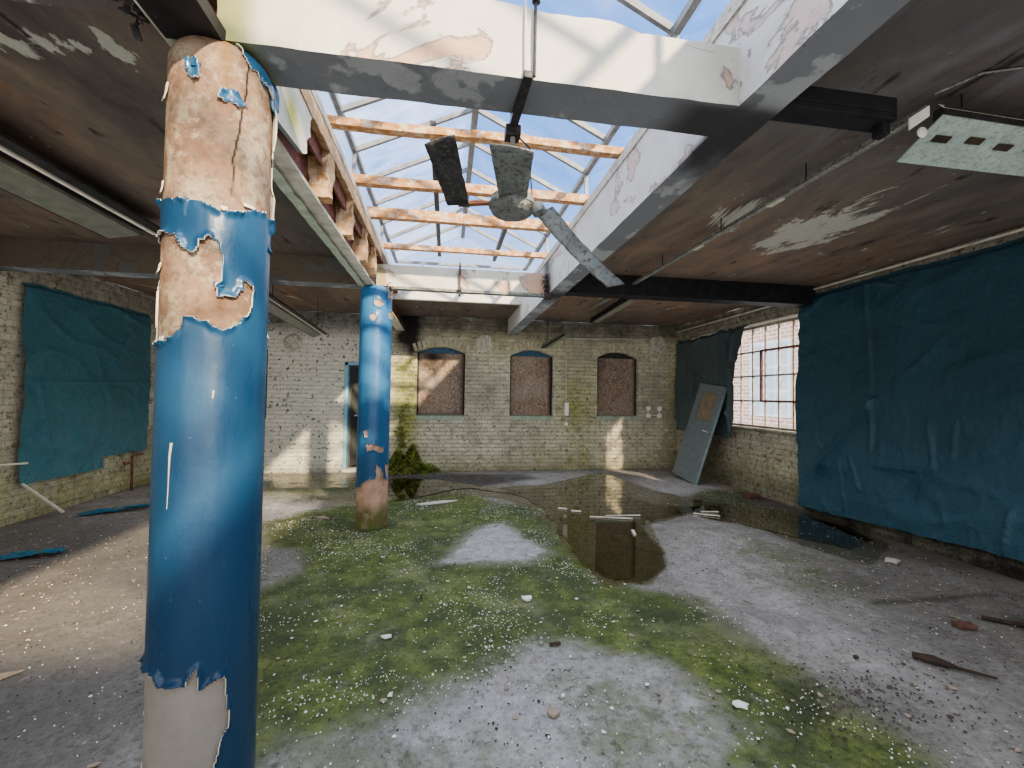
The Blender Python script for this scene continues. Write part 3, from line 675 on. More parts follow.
# angle / channel strip, rusty red, seen from below
MB().box(-.80, 1.75, 2.84, -.785, 4.77, 2.96).build('rust_angle', M['rust'], bl)
def chunk(y0, y1, x0, x1, z0, z1, seed):
    mb = MB(); g = 6
    import itertools
    for ax in range(3):
        for sd in (0, 1):
            q = grid(0, 1, 0, 1, g, g, lambda a, b: 0); vs = []
            for a, b, _ in q.v:
                c = [a, b]; c.insert(ax, sd)
                p = Vector((x0+(x1-x0)*c[0], y0+(y1-y0)*c[1], z0+(z1-z0)*c[2]))
                k = .022
                p += Vector((N(p.x*14+seed, p.y*14, p.z*14), N(p.x*14, p.y*14+seed, p.z*14), N(p.x*14, p.y*14, p.z*14+seed)))*k
                vs.append(p)
            mb.add(vs, q.f)
    return mb
for i, y in enumerate((2.78, 3.42, 4.02, 4.48)):
    chunk(y-.05, y+.05, -.865, -.745, 2.65, 2.95, i*3.1).build('concrete_stub', M['orange'], bl)
# remaining pale fascia next to the near column
fa = MB(); prof = [(2.62, 1.95), (2.64, 2.12), (2.66, 2.28), (2.70, 2.33), (2.76, 2.31), (2.80, 2.37), (2.88, 2.36), (2.96, 2.42)]
def ymax(z):
    for (a, ya), (b, yb) in zip(prof, prof[1:]):
        if z <= b: return ya+(yb-ya)*max(0, (z-a)/(b-a))
    return prof[-1][1]
nz_, ny_ = 18, 24
for sx in (-.765, -.743):
    b0 = len(fa.v)
    for jz in range(nz_+1):
        z = 2.62+.34*jz/nz_; ym = ymax(z)+.012*N(z*40)
        for iy in range(ny_+1): fa.v.append((sx, 1.72+(ym-1.72)*iy/ny_, z))
    fa.f += [(b0+a*(ny_+1)+b, b0+a*(ny_+1)+b+1, b0+(a+1)*(ny_+1)+b+1, b0+(a+1)*(ny_+1)+b) for a in range(nz_) for b in range(ny_)]
q_ = (nz_+1)*(ny_+1)
fa.f += [(a*(ny_+1)+ny_, (a+1)*(ny_+1)+ny_, q_+(a+1)*(ny_+1)+ny_, q_+a*(ny_+1)+ny_) for a in range(nz_)]+[(b, b+1, q_+b+1, q_+b) for b in range(ny_)]
fa.build('casing_fascia', M['beam'], bl, fixn=False, attrs=dict(soot=nog, green=lambda x, y, z: min(1, 1.1*exp(-((y-2.10)/.10)**2-((z-2.76)/.09)**2))))
# broken edge render strip above
ed = MB(); ys = [1.72+i*.05 for i in range(62)]
low = [2.93+.03*FB(y*4, 1)+.012*N(y*17) for y in ys]
for (a, la), (b, lb) in zip(zip(ys, low), list(zip(ys, low))[1:]):
    ed.quad((-.735, a, la), (-.735, b, lb), (-.735, b, 3.04), (-.735, a, 3.04)); ed.quad((-.735, a, la), (-.735, b, lb), (-.79, b, lb+.02), (-.79, a, la+.02))
ed.build('crumbling_render', M['orange'], bl, fixn=False)
# hanging lower casing strip (pale edge)
hs = MB(); ys = [1.75+i*.05 for i in range(61)]
for a, b in zip(ys, ys[1:]):
    wa = -.93+.012*N(a*9); wb = -.93+.012*N(b*9); za = 2.60+.008*N(a*6); zb_ = 2.60+.008*N(b*6)
    hs.quad((-.955, a, za), (-.955, b, zb_), (wb+.04, b, zb_-.003), (wa+.04, a, za-.003)); hs.quad((-.955, a, za), (-.955, b, zb_), (-.955, b, 2.9), (-.955, a, 2.9))
hs.build('casing_soffit', M['sill'], bl, fixn=False)

# ------------------------------------------------------------------ SKYLIGHT
ey = 3.45; rz = 3.92; rx = .2; lx, rrx = -.79, 1.20; Y0 = -3.6; Y1 = 6.62
sk = empty('skylight', (.2, 1.6, 3.0), 'pitched glass skylight with grey glazing bars running over the middle of the room', 'skylight', kind='structure')
MB().box(-.80, Y0, 3.03, -.735, Y1, 3.09).box(-.83, Y0, 3.09, -.775, Y1, 3.15).box(1.13, Y0, 3.02, 1.20, Y1, 3.08).box(1.17, Y0, 3.08, 1.23, Y1, 3.15).build('curb_rail', M['rail'], sk)
MB().box(-.80, Y0, 3.13, -.765, Y1, 3.17).build('left_sill', M['stickw'], sk)
MB().box(-.95, Y1, 2.89, 1.32, Y1+.08, 3.18).build('end_upstand', M['stickw'], sk)
MB().box(-.95, Y0-.08, 2.62, 1.32, Y0, 3.18).build('end_upstand', M['stickw'], sk)
MB().bar((lx, Y0, ey), (lx, Y1, ey), .04, .045).build('eaves_bar', M['bar'], sk)
MB().bar((rrx, Y0, ey), (rrx, Y1, ey), .04, .045).build('eaves_bar', M['bar'], sk)
MB().bar((rx, Y0, rz), (rx, Y1, rz), .055, .08).build('ridge_bar', M['bar'], sk)
MB().bar((-.15, 3.4, rz-.32), (-.15, Y1, rz-.32), .05, .06).build('purlin', M['dkmetal'], sk)
MB().bar((.70, 4.8, rz-.34), (.70, Y1, rz-.34), .05, .06).build('purlin', M['dkmetal'], sk)
y = 3.12-13*.5
while y < Y1:
    if y > Y0:
        MB().bar((lx, y, ey), (rx, y, rz), .026, .04).build('glazing_bar', M['bar'], sk)
        MB().bar((rrx, y, ey), (rx, y, rz), .026, .04).build('glazing_bar', M['bar'], sk)
    y += .5
for y in (.62, 2.12, 3.62, 5.12):
    MB().bar((lx, y, 3.15), (lx, y, ey), .03).build('side_post', M['bar'], sk)
    MB().bar((rrx, y, 3.15), (rrx, y, ey), .03).build('side_post', M['bar'], sk)
MB().quad((lx, Y0, ey+.02), (lx, Y1, ey+.02), (rx, Y1, rz+.02), (rx, Y0, rz+.02)).quad((lx-.01, Y0, 3.15), (lx-.01, Y1, 3.15), (lx-.01, Y1, ey), (lx-.01, Y0, ey)).build('glass', M['sg_l'], sk, fixn=False)
MB().quad((rrx, Y0, ey+.02), (rrx, Y1, ey+.02), (rx, Y1, rz+.02), (rx, Y0, rz+.02)).quad((rrx+.01, Y0, 3.15), (rrx+.01, Y1, 3.15), (rrx+.01, Y1, ey), (rrx+.01, Y0, ey)).build('glass', M['sg_r'], sk, fixn=False)
MB().add([(lx, Y1, 3.15), (rrx, Y1, 3.15), (rrx, Y1, ey), (rx, Y1, rz), (lx, Y1, ey)], [(0, 1, 2, 3, 4)]).build('glass', M['sg_e'], sk, fixn=False)
ge = MB().bar((lx, Y1-.02, ey), (rrx, Y1-.02, ey), .03, .035)
for x in (-.4, 0, .4, .8): ge.bar((x, Y1-.02, 3.15), (x, Y1-.02, ey), .022)
ge.bar((lx, Y1-.02, 3.3), (rrx, Y1-.02, 3.3), .02); ge.build('end_frame', M['bar'], sk)

TL = ['peeling timber crosspiece under the skylight, nearest to the fan', 'second timber crosspiece under the skylight, right behind the fan motor', 'third timber crosspiece under the skylight, thick and orange-brown', 'last timber crosspiece under the skylight, just above the far white beam']
for i, (y, h, w) in enumerate(((2.77, .05, .065), (3.50, .07, .065), (4.12, .095, .065), (5.02, .055, .06))):
    mb = MB(); n = 40
    for k in range(n+1):
        x = -.765+(1.185+.765)*k/n; j = .004*N(x*9, i*7.); zc = 3.145+.01*N(x*1.3, i*3)
        for a, b in ((-1, -1), (1, -1), (1, 1), (-1, 1)): mb.v.append((x, y+a*w/2+j, zc+b*h/2+.003*N(x*15, a, b+i)))
    for k in range(n):
        for q in range(4): mb.f.append((k*4+q, k*4+(q+1) % 4, k*4+4+(q+1) % 4, k*4+4+q))
    mb.f += [(0, 1, 2, 3), (n*4+3, n*4+2, n*4+1, n*4)]
    mb.build('timber_joist', M['timber'], label=TL[i], cat='timber', group='timber crosspieces below the skylight')

# ------------------------------------------------------------------ COLUMNS
C1, R1 = (-.808, 1.63), .155
C2, R2 = (-.79, 4.87), .165
def column(name, c, r, ztop, label, nt, nz, bare, paint, jit, attrs, curl):
    t = empty(name, (c[0], c[1], 0), label, 'column', group='blue painted columns', kind='thing')
    th0 = -1.1-pi
    sh = MB(); NT, NZ = (220, 420) if c is C1 else (96, 160)
    for j in range(NZ+1):
        z = ztop*j/NZ
        for i in range(NT):
            a = th0+2*pi*i/NT; rr = r+.003*FB(cos(a)*3, sin(a)*3, z*3)
            if z > ztop-.07: rr -= (1-sqrt(max(0, 1-((z-ztop+.07)/.07)**2)))*.05
            sh.v.append((c[0]+rr*cos(a), c[1]+rr*sin(a), z))
    sh.f = [(j*NT+i, j*NT+(i+1) % NT, (j+1)*NT+(i+1) % NT, (j+1)*NT+i) for j in range(NZ) for i in range(NT)]
    sh.f.append(tuple(NZ*NT+i for i in range(NT)))
    at = {k: (lambda f: lambda x, y, z: f(atan2(y-c[1], x-c[0]), z))(f) for k, f in attrs.items()}
    sh.build('shaft', M['bare'], t, smooth=True, fixn=False, attrs=at)
    # paint skin
    def isbare(a, z):
        b = (a+pi) % (2*pi)-pi
        b += jit*FB(a*9, z*9, 1.)/r; zz = z+jit*FB(a*9, z*9, 7.)
        for P in paint:
            if inpoly(b, zz, P): return False
        for P in bare:
            if inpoly(b, zz, P): return True
        return False
    da = 2*pi/nt; dz = ztop/nz
    keepq = [[not isbare(th0+(i+.5)*da, (j+.5)*dz) for i in range(nt)] for j in range(nz)]
    # distance to the nearest hole, in cells, by two-pass sweep
    D = [[0 if not keepq[j][i] else 99 for i in range(nt)] for j in range(nz)]
    for j in range(nz):
        for i in range(nt):
            v = D[j][i]
            if i: v = min(v, D[j][i-1]+1)
            if j: v = min(v, D[j-1][i]+1)
            D[j][i] = v
    for j in reversed(range(nz)):
        for i in reversed(range(nt)):
            v = D[j][i]
            if i < nt-1: v = min(v, D[j][i+1]+1)
            if j < nz-1: v = min(v, D[j+1][i]+1)
            D[j][i] = v
    pm = MB(); idx = {}
    W = .022/dz
    def vi(i, j):
        i %= nt
        if (i, j) in idx: return idx[(i, j)]
        a = th0+i*da; z = j*dz
        dd = min(D[min(j, nz-1)][i], D[min(j, nz-1)][(i-1) % nt], D[max(j-1, 0)][i], D[max(j-1, 0)][(i-1) % nt])
        cu = curl*max(0, 1-dd/W)**1.6*SS(-.25, .45, FB(cos(a)*5, sin(a)*5, z*6, 2)+.12)
        rr = r+.0045+cu+.0012*FB(cos(a)*4, sin(a)*4, z*5)
        if z > ztop-.07: rr -= (1-sqrt(max(0, 1-((z-ztop+.07)/.07)**2)))*.05
        idx[(i, j)] = len(pm.v); pm.v.append((c[0]+rr*cos(a), c[1]+rr*sin(a), z)); return idx[(i, j)]
    for j in range(nz):
        for i in range(nt):
            if keepq[j][i]: pm.f.append((vi(i, j), vi(i+1, j), vi(i+1, j+1), vi(i, j+1)))
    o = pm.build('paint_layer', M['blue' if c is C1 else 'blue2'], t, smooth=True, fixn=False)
    o.data.materials.append(M['plaster_in'])
    so = o.modifiers.new('thickness', 'SOLIDIFY'); so.thickness = .0035; so.offset = -1; so.material_offset = 1; so.material_offset_rim = 1
    return t
TOP1 = [(-3.2, 2.06), (-2.2, 2.06), (-1.933, 2.054), (-1.758, 2.06), (-1.531, 2.052), (-1.343, 2.047), (-1.142, 2.031), (-1.025, 2.03), (-0.706, 2.047), (-0.499, 2.067), (-0.162, 2.079), (0.158, 2.075), (.372, 2.03), (.45, 2.62), (.45, 2.7), (-3.2, 2.7)]
HB = [(-3.0, 1.934), (-2.16, 1.95), (-1.845, 1.937), (-1.717, 1.907), (-1.478, 1.879), (-1.407, 1.925), (-1.255, 1.944), (-1.136, 1.925), (-1.044, 1.883), (-1.021, 1.815), (-1.133, 1.789), (-1.088, 1.752), (-0.787, 1.761), (-0.658, 1.788), (-0.663, 1.816), (-0.566, 1.816), (-0.425, 1.789), (-0.498, 1.738), (-0.727, 1.669), (-1.012, 1.644), (-1.208, 1.667), (-1.401, 1.676), (-1.626, 1.681), (-1.685, 1.648), (-1.871, 1.618), (-2.128, 1.6), (-3.0, 1.6)]
BT = [(-3.0, .59), (-2.403, 0.581), (-2.215, 0.576), (-1.937, 0.572), (-1.871, 0.543), (-1.4, 0.539), (-1.349, 0.558), (-1.261, 0.58), (-1.219, 0.568), (-1.185, 0.52), (-1.08, 0.522), (-0.92, 0.534), (-0.777, 0.531), (-0.704, 0.463), (-0.672, 0.37), (-0.773, 0.343), (-0.877, 0.286), (-0.927, 0.256), (-.95, -.1), (-3.0, -.1)]
F1 = [(-1.745, 2.506), (-1.561, 2.511), (-1.487, 2.485), (-1.497, 2.449), (-1.6, 2.437), (-1.715, 2.455)]
F2 = [(-1.163, 2.424), (-1.018, 2.44), (-0.827, 2.434), (-0.693, 2.41), (-0.819, 2.388), (-0.96, 2.396), (-1.159, 2.395)]
F3 = [(-0.909, 2.63), (-0.768, 2.65), (-0.2, 2.65), (0.373, 2.65), (0.45, 2.30), (.2, 2.30), (0.168, 2.487), (-0.205, 2.525), (-0.7, 2.556)]
def crack(a, z):
    # one long crack wandering down the bare plaster
    if z < 2.03 or z > 2.6: return 0.
    ac = -.62-.32*SS(2.6, 2.05, z)+.10*FB(z*7, 3.3)*1.5
    return SS(.022, .004, abs(a-ac))*SS(2.05, 2.2, z)
column('column', C1, R1, 2.62, 'near thick blue column on the left, paint peeled off its top and lower side', 200, 480, [TOP1, HB, BT], [F1, F2, F3], .012,
       dict(cement=lambda a, z: 1., algae=lambda a, z: .55*SS(.45, .9, FB(a*2, z*3)+.5)*SS(1.9, 1.65, z)*SS(1.6, 1.7, z), crack=crack,
            streak=lambda a, z: exp(-((a+1.08)/.14)**2)*SS(2.32, 2.6, z)), .016)
B2 = [[(-3.2, .44), (-2.338, 0.44), (-2.004, 0.498), (-1.673, 0.535), (-1.243, 0.533), (-1.201, 0.687), (-0.956, 0.652), (-0.684, 0.521), (0.127, 0.496), (3.2, .45), (3.2, -.1), (-3.2, -.1)],
      [(-1.516, 2.446), (-1.207, 2.458), (-0.935, 2.421), (-1.195, 2.372), (-1.509, 2.392)], [(-1.769, 2.291), (-1.497, 2.303), (-1.346, 2.251), (-1.589, 2.217), (-1.763, 2.248)],
      [(-0.568, 2.341), (-0.232, 2.352), (-0.122, 2.263), (-0.554, 2.269)], [(-1.832, 0.896), (-1.415, 0.907), (-0.795, 0.862), (-0.861, 0.81), (-1.407, 0.843), (-1.779, 0.833)],
      [(-0.562, 0.679), (-0.282, 0.672), (-0.159, 0.505), (-0.537, 0.553)], [(-1.95, 1.04), (-1.8, 1.06), (-1.75, .99), (-1.9, .97)]]
column('column', C2, R2, 2.62, 'farther blue column standing on the mossy floor, bare pink plaster at its foot', 130, 260, B2, [], .016,
       dict(cement=lambda a, z: 0., pink=lambda a, z: SS(.12, .34, z+.1*N(a*2, 1)), algae=lambda a, z: .95*SS(.32, .12, z+.1*N(a*2, 1)), crack=lambda a, z: 0., streak=lambda a, z: 0.), .016)
# loose curled flakes on the near column
def curlflake(a, z, w, h, c, r, mat, par, out=.02, roll=1.6, name='paint_curl'):
    mb = MB(); n = 8
    for i in range(n+1):
        t = i/n; ang = roll*t; rad = h/roll
        rr = r+.002+rad*.6*(1-cos(ang)); zz = z-rad*sin(ang)
        for k in range(5):
            aa = a+(k/4-.5)*w/r*(1-.3*t*abs(sin(k*2.1+a*5)))
            mb.v.append((c[0]+rr*cos(aa), c[1]+rr*sin(aa), zz+.004*N(k*1.3, i*.7, a*9)))
    mb.f = [(i*5+k, i*5+k+1, (i+1)*5+k+1, (i+1)*5+k) for i in range(n) for k in range(4)]
    o = mb.build(name, mat, par, smooth=True, fixn=False); so = o.modifiers.new('thickness', 'SOLIDIFY'); so.thickness = .003
    return o
colp = bpy.data.objects['column']
for a, z, w, h, mt, ro in ((-.55, 2.08, .045, .035, 'plaster_in', 1.8), (-1.03, 2.05, .02, .03, 'plaster_in', 1.2), (-2.45, 2.13, .02, .06, 'plaster_in', .4), (-2.40, 2.45, .03, .09, 'plaster_in', .5), (-2.5, 1.86, .05, .05, 'plaster_in', .6),
                          (.25, 1.99, .05, .06, 'blue', .9), (-2.2, 1.62, .03, .05, 'plaster_in', 1.2), (.3, 1.72, .02, .035, 'blue', 1.2), (.33, 1.66, .02, .03, 'plaster_in', 1.2), (-.6, 1.83, .015, .03, 'blue', 1.5), (-1.08, 1.80, .03, .03, 'blue', 1.3), (-1.6, 2.50, .03, .03, 'blue', 1.0), (.1, 2.52, .04, .09, 'blue', .5), (-.25, 2.55, .035, .05, 'blue', .8)):
    curlflake(a, z, w, h*.65, C1, R1, M[mt], colp, roll=ro)

for L, w_ in (([(-1.80, 1.285), (-1.83, 1.24), (-1.835, 1.16), (-1.85, 1.08)], [.004, .003, .0015, .0008]), ([(-1.11, 1.45), (-1.12, 1.425)], [.003, .002])):
    MB().tube([(C1[0]+.1615*cos(a), C1[1]+.1615*sin(a), z) for a, z in L], w_, 6).build('paint_scratch', M['plaster_in'], colp)
# ------------------------------------------------------------------ CEILING FAN
def cz(px, py, y): return None
fan = empty('ceiling_fan', (.285, 1.80, 2.20), 'grey ceiling fan with drooping broken blades hanging below the skylight', 'ceiling fan')
FX, FY, FZ = .262, 1.78, 2.262
MB().lathe((FX, FY, FZ), [(.03, -.045), (.075, -.042), (.090, -.030), (.096, -.012), (.101, -.010), (.101, .004), (.096, .006), (.092, .03), (.06, .048), (.02, .052)], 40).build('motor_housing', M['fan'], fan, smooth=False, bev=.002)
MB().tube([(FX, FY, FZ+.05), (FX-.003, FY, FZ+.40)], .011).build('down_rod', M['pipe'], fan)
# strap under the beam, up to the front face
MB().bar((FX+.012, 1.50, 2.625), (FX-.004, 1.80, 2.60), .035, .03).box(FX-.035, 1.755, 2.555, FX+.03, 1.82, 2.60).build('hanger_bracket', M['dkmetal'], fan, bev=.004)
MB().tube([(FX+.03, 1.80, 2.57), (FX+.075, 1.80, 2.53), (FX+.08, 1.79, 2.40), (FX+.09, 1.79, 2.30), (FX+.06, 1.78, FZ+.03)], .003, 6).build('cable', M['black'], fan)
def sheet(C4, n=12, m=6, bend=.0, rag=.0, thick=.004, seed=0, mat=None, name='blade', label=None, cup=.006):
    a, b, c, d_ = [Vector(q) for q in C4]   # root-left, root-right, tip-right, tip-left
    nr = (b-a).cross(d_-a).normalized(); mb = MB()
    for i in range(n+1):
        t = i/n
        for k in range(m+1):
            s = k/m
            p = (a*(1-s)+b*s)*(1-t)+(d_*(1-s)+c*s)*t
            e = rag*(N(t*9+seed, s*3)*(1 if k in (0, m) else .0))
            p = p+(b-a).normalized()*e+nr*(cup*(2*s-1)**2+bend*sin(pi*t)*1.)+(c-b).normalized()*(rag*1.5*N(s*6, seed) if i == n else 0)
            mb.v.append(tuple(p))
    w = m+1
    mb.f = [(i*w+k, i*w+k+1, (i+1)*w+k+1, (i+1)*w+k) for i in range(n) for k in range(m)]
    o = mb.build(name, mat, fan, smooth=True, fixn=False, label=label)
    so = o.modifiers.new('thickness', 'SOLIDIFY'); so.thickness = thick; so.offset = 0
    return o
BLD = [[(-0.01, 1.78, 2.244), (0.081, 1.76, 2.234), (0.011, 1.38, 2.301), (-0.087, 1.4, 2.27)], [(0.195, 1.7, 2.258), (0.311, 1.7, 2.268), (0.27, 1.36, 2.26), (0.121, 1.36, 2.271)], [(0.37, 1.8, 2.24), (0.446, 1.8, 2.282), (0.809, 1.86, 1.972), (0.718, 1.84, 1.948)]]
sheet(BLD[0], mat=M['fan_dark'], seed=1, rag=.006, label='sooty black blade tilted up on the left')
sheet(BLD[1], mat=M['fan'], seed=4, rag=.003, label='blade pointing forward over the motor')
sheet(BLD[2], mat=M['fan'], seed=8, rag=.006, bend=.03, label='long grey blade drooping to the right', n=16)
# blade arms
def arm(p, q): return MB().bar(p, q, .028, .006).tube([p, ((Vector(p)+Vector(q))/2+Vector((0, 0, .01))), q], .009, 6)
r0 = (Vector(BLD[0][0])+Vector(BLD[0][1]))/2; arm((FX-.09, FY, FZ), tuple(r0)).build('blade_arm', M['rusty'], fan)
r2 = (Vector(BLD[2][0])+Vector(BLD[2][1]))/2; arm((FX+.09, FY, FZ-.01), tuple(r2)).build('blade_arm', M['fan'], fan)
r1 = (Vector(BLD[1][0])+Vector(BLD[1][1]))/2; arm((FX, FY-.08, FZ+.01), tuple(r1)).build('blade_arm', M['fan'], fan)
MB().lathe((FX+.108, FY-.06, FZ-.055), [(.012, 0), (.028, .002), (.030, .02), (.024, .045), (.010, .055)], 20, axis=(-.3, .2, 1)).build('pull_switch', M['fan'], fan)

# conduit on the beam front
MB().tube([(.30, 1.505, 3.4), (.297, 1.505, 2.62)], .006).tube([(.30, 1.505, 3.0), (.30, 1.505, 2.9)], .016).build('conduit', M['dkmetal'], label='thin dark conduit running down the front of the near white beam to the fan', cat='conduit')
MB().tube([(.262, 1.508, 2.95), (.262, 1.508, 2.62)], .004).build('cable', M['stickw'], label='pale cable clipped to the front of the near white beam', cat='cable')
MB().box(.11, 4.74, 2.54, .13, 4.765, 2.92).box(.10, 4.72, 2.60, .14, 4.77, 2.63).build('hanger_strap', M['dkmetal'], label='dark strap fixed on the front of the far white beam', cat='bracket')
MB().box(-.62, 4.755, 2.59, 1.12, 4.80, 2.618).build('steel_strip', M['pipe'], label='grey steel strip under the far white beam', cat='steel strip')

# ------------------------------------------------------------------ TARPS
def ridge(y, z, a, b, w, amp, sharp=1.):
    dx, dz = b[0]-a[0], b[1]-a[1]; l = dx*dx+dz*dz; t = ((y-a[0])*dx+(z-a[1])*dz)/l
    tt = max(0, min(1, t)); px, pz = a[0]+dx*tt, a[1]+dz*tt
    d = sqrt((y-px)**2+(z-pz)**2); sgn = ((y-a[0])*dz-(z-a[1])*dx)/sqrt(l)
    env = SS(-.15, .15, t)*SS(1.15, .85, t) if True else 1
    if sgn > 0: w = w*sharp
    return amp*env*exp(-(d/w)**1.4)
def tarp(name, mat, x, sgn, corners, folds, label, nu=170, nv=140, base=.03, wob=.03, seed=0, bulge=.05, cut=None, flap=None):
    (y0, zb0), (y1, zb1), (y2, zt1), (y3, zt0) = corners     # bottom-left, bottom-right, top-right, top-left
    mb = MB(); idx = {}
    P = []
    for j in range(nv+1):
        v = j/nv
        for i in range(nu+1):
            u = i/nu
            y = (y0*(1-u)+y1*u)*(1-v)+(y3*(1-u)+y2*u)*v; z = (zb0*(1-u)+zb1*u)*(1-v)+(zt0*(1-u)+zt1*u)*v
            eu = min(u, 1-u); ev = min(v, 1-v)
            z += wob*FB(y*1.7+seed, v*.5, 2)*SS(.25, 0, ev)+wob*.35*N(y*7, seed)*SS(.08, 0, ev)
            y += wob*FB(z*1.7+seed, 5, u*.5)*SS(.2, 0, eu)+wob*.35*N(z*8, seed+3)*SS(.06, 0, eu)
            w1 = FB(y*.9+seed, z*.9, 1.3, 3); q = 1-abs(FB(y*1.1+z*.6+seed, z*.8-y*.3, 4.2, 3))*4
            ys = y*.8+z*.35; d = base+bulge*(w1*.6+.3)*SS(1, .5, v)+.010*max(0, q)+.006*FB(y*5, z*5, seed)
            q3 = abs(FB(y*2.6+seed*3, z*1.1, 2.2, 4)); d += .03*max(0, .12-q3)*4*SS(1., .3, v)
            q2 = 1-abs(FB(y*.5+z*1.9+seed, z*.4+y*1.2, 9.2, 2))*5; d += .014*max(0, q2)
            for f in folds: d += ridge(y, z, *f)
            if ev < .02 and v > .5: d = base*.4
            if flap: y, z, d = flap(y, z, d, u, v)
            P.append((x+sgn*max(.006, d), y, z))
    mb.v = P; w = nu+1
    for j in range(nv):
        for i in range(nu):
            if cut:
                yy, zz = P[j*w+i][1], P[j*w+i][2]
                if cut(yy, zz): continue
            mb.f.append((j*w+i, j*w+i+1, (j+1)*w+i+1, (j+1)*w+i))
    o = mb.build(name, mat, smooth=True, fixn=False, label=label, cat='tarpaulin')
    return o
FR = [((4.684, 0.568), (3.958, 1.474), 0.1, 0.09, 0.25), ((3.98, 1.452), (4.006, 0.883), 0.06, 0.06, 0.3), ((3.434, 1.267), (3.38, 0.798), 0.05, 0.05, 0.5), ((3.379, 0.845), (3.528, 0.479), 0.05, 0.05, 0.5), ((4.248, 0.816), (4.098, 0.45), 0.05, 0.05, 0.5), ((4.373, 0.763), (4.313, 0.287), 0.05, 0.03, 0.5), ((4.702, 3.09), (3.742, 2.654), 0.06, 0.03, 0.5), ((3.194, 1.282), (3.236, 0.914), 0.06, 0.04, 0.5), ((4.081, 3.0), (3.98, 1.452), 0.1, 0.04, 0.5), ((3.233, 1.142), (2.884, 1.151), 0.03, 0.02, 0.5), ((3.963, 0.749), (3.438, 0.787), 0.06, 0.04, 0.4), ((2.882, 0.185), (2.828, 0.569), 0.05, 0.06, 0.4)]
tarp('tarpaulin', M['tarp_r'], XR, -1, [(4.98, .055), (2.2, .22), (2.2, 2.80), (4.98, 2.80)], [(a, b, w*.6, amp*.75, .3) for a, b, w, amp, sh in FR], 'huge dark blue plastic tarpaulin covering the right wall down to the floor', 230, 190, base=.035, bulge=.10, seed=2)
LT = [(5.30, .40), (7.27, .40), (7.27, 2.60), (5.30, 2.60)]
def cutl(y, z): return z < .535+.03*N(y*6) and y > 6.45
tarp('tarpaulin', M['tarp_l'], XL, 1, LT, [((5.45, 1.5), (5.62, .65), .07, .05, .3), ((6.2, 2.0), (6.5, 1.2), .05, .02, .5), ((5.4, 1.52), (7.2, 1.55), .02, .018, 1.), ((5.4, 1.1), (7.2, 1.2), .02, .008, 1.), ((6.8, 2.2), (6.5, 1.7), .05, .02, .5), ((5.9, 1.2), (6.2, .6), .05, .02, .5)],
     'teal blue plastic sheet nailed over the left wall', 130, 150, base=.03, seed=11, cut=cutl, bulge=.05)
def flapd(y, z, d, u, v):
    if u < .14: d += (.14-u)*1.1*SS(.75, .3, abs(v-.3))
    return y, z, d
tarp('tarpaulin', M['tarp_d'], XR, -1, [(6.06, .80), (7.98, .80), (8.02, 2.58), (5.98, 2.60)], [((6.25, 2.5), (6.2, .9), .07, .09, .4), ((6.45, 2.4), (6.1, 1.7), .04, .05, .4), ((6.5, 1.5), (6.1, 1.1), .05, .06, .4), ((7.6, 2.3), (7.4, 1.2), .05, .04, .4), ((6.6, 2.5), (6.45, 1.2), .04, .04, .5), ((7.3, 1.9), (6.5, 1.5), .05, .03, .5), ((6.9, 2.3), (7.0, 1.2), .06, .03, .5)],
     'dark grey plastic sheet hanging in the corner beside the steel window', 110, 110, base=.05, seed=23, bulge=.045, wob=.06, flap=flapd)

# ------------------------------------------------------------------ leaning door
M['vent_board'] = simple('brown_glazing_board', (.20, .165, .12), .8, var=.2)
ld = empty('leaning_door', (4.1, 6.9, 0), 'grey-blue door with a boarded window panel leaning against the dark sheet in the corner', 'door')
A = Vector((4.0935, 7.2607, .0838)); B = Vector((4.0937, 6.5532, 0)); Cc = Vector((4.5227, 7.068, 1.7128))
ex = (B-A); W_ = ex.length; ex.normalize(); ez = (Cc-A); H_ = ez.length; ez.normalize(); en = ex.cross(ez)
if en.x > 0: en = -en
def dp(u, v, w): return tuple(A+ex*u+ez*v+en*w)
def dbox(u0, v0, w0, u1, v1, w1):
    return MB().add([dp(u, v, w) for w in (w0, w1) for u, v in ((u0, v0), (u1, v0), (u1, v1), (u0, v1))], [(3, 2, 1, 0), (4, 5, 6, 7), (0, 1, 5, 4), (1, 2, 6, 5), (2, 3, 7, 6), (3, 0, 4, 7)])
pw = W_
q = dbox(0, 0, -.04, pw, 1.06, 0); 
for a in ((0, 1.06, pw*.22, H_), (pw*.80, 1.06, pw, H_), (pw*.22, 1.56, pw*.80, H_)):
    b = dbox(a[0], a[1], -.04, a[2], a[3], 0); q.add(b.v, b.f)
q.build('door_panel', M['doorc'], ld)
dbox(pw*.22, 1.06, -.03, pw*.80, 1.56, -.012).build('glazing_board', M['vent_board'], ld)
dbox(pw, 0, -.04, pw+.006, H_, 0).build('door_edge', M['dooredge'], ld)
MB().tube([dp(pw*.9, .9, 0), dp(pw*.9, .9, .05), dp(pw*.75, .9, .05)], .009).build('door_handle', M['white'], ld)

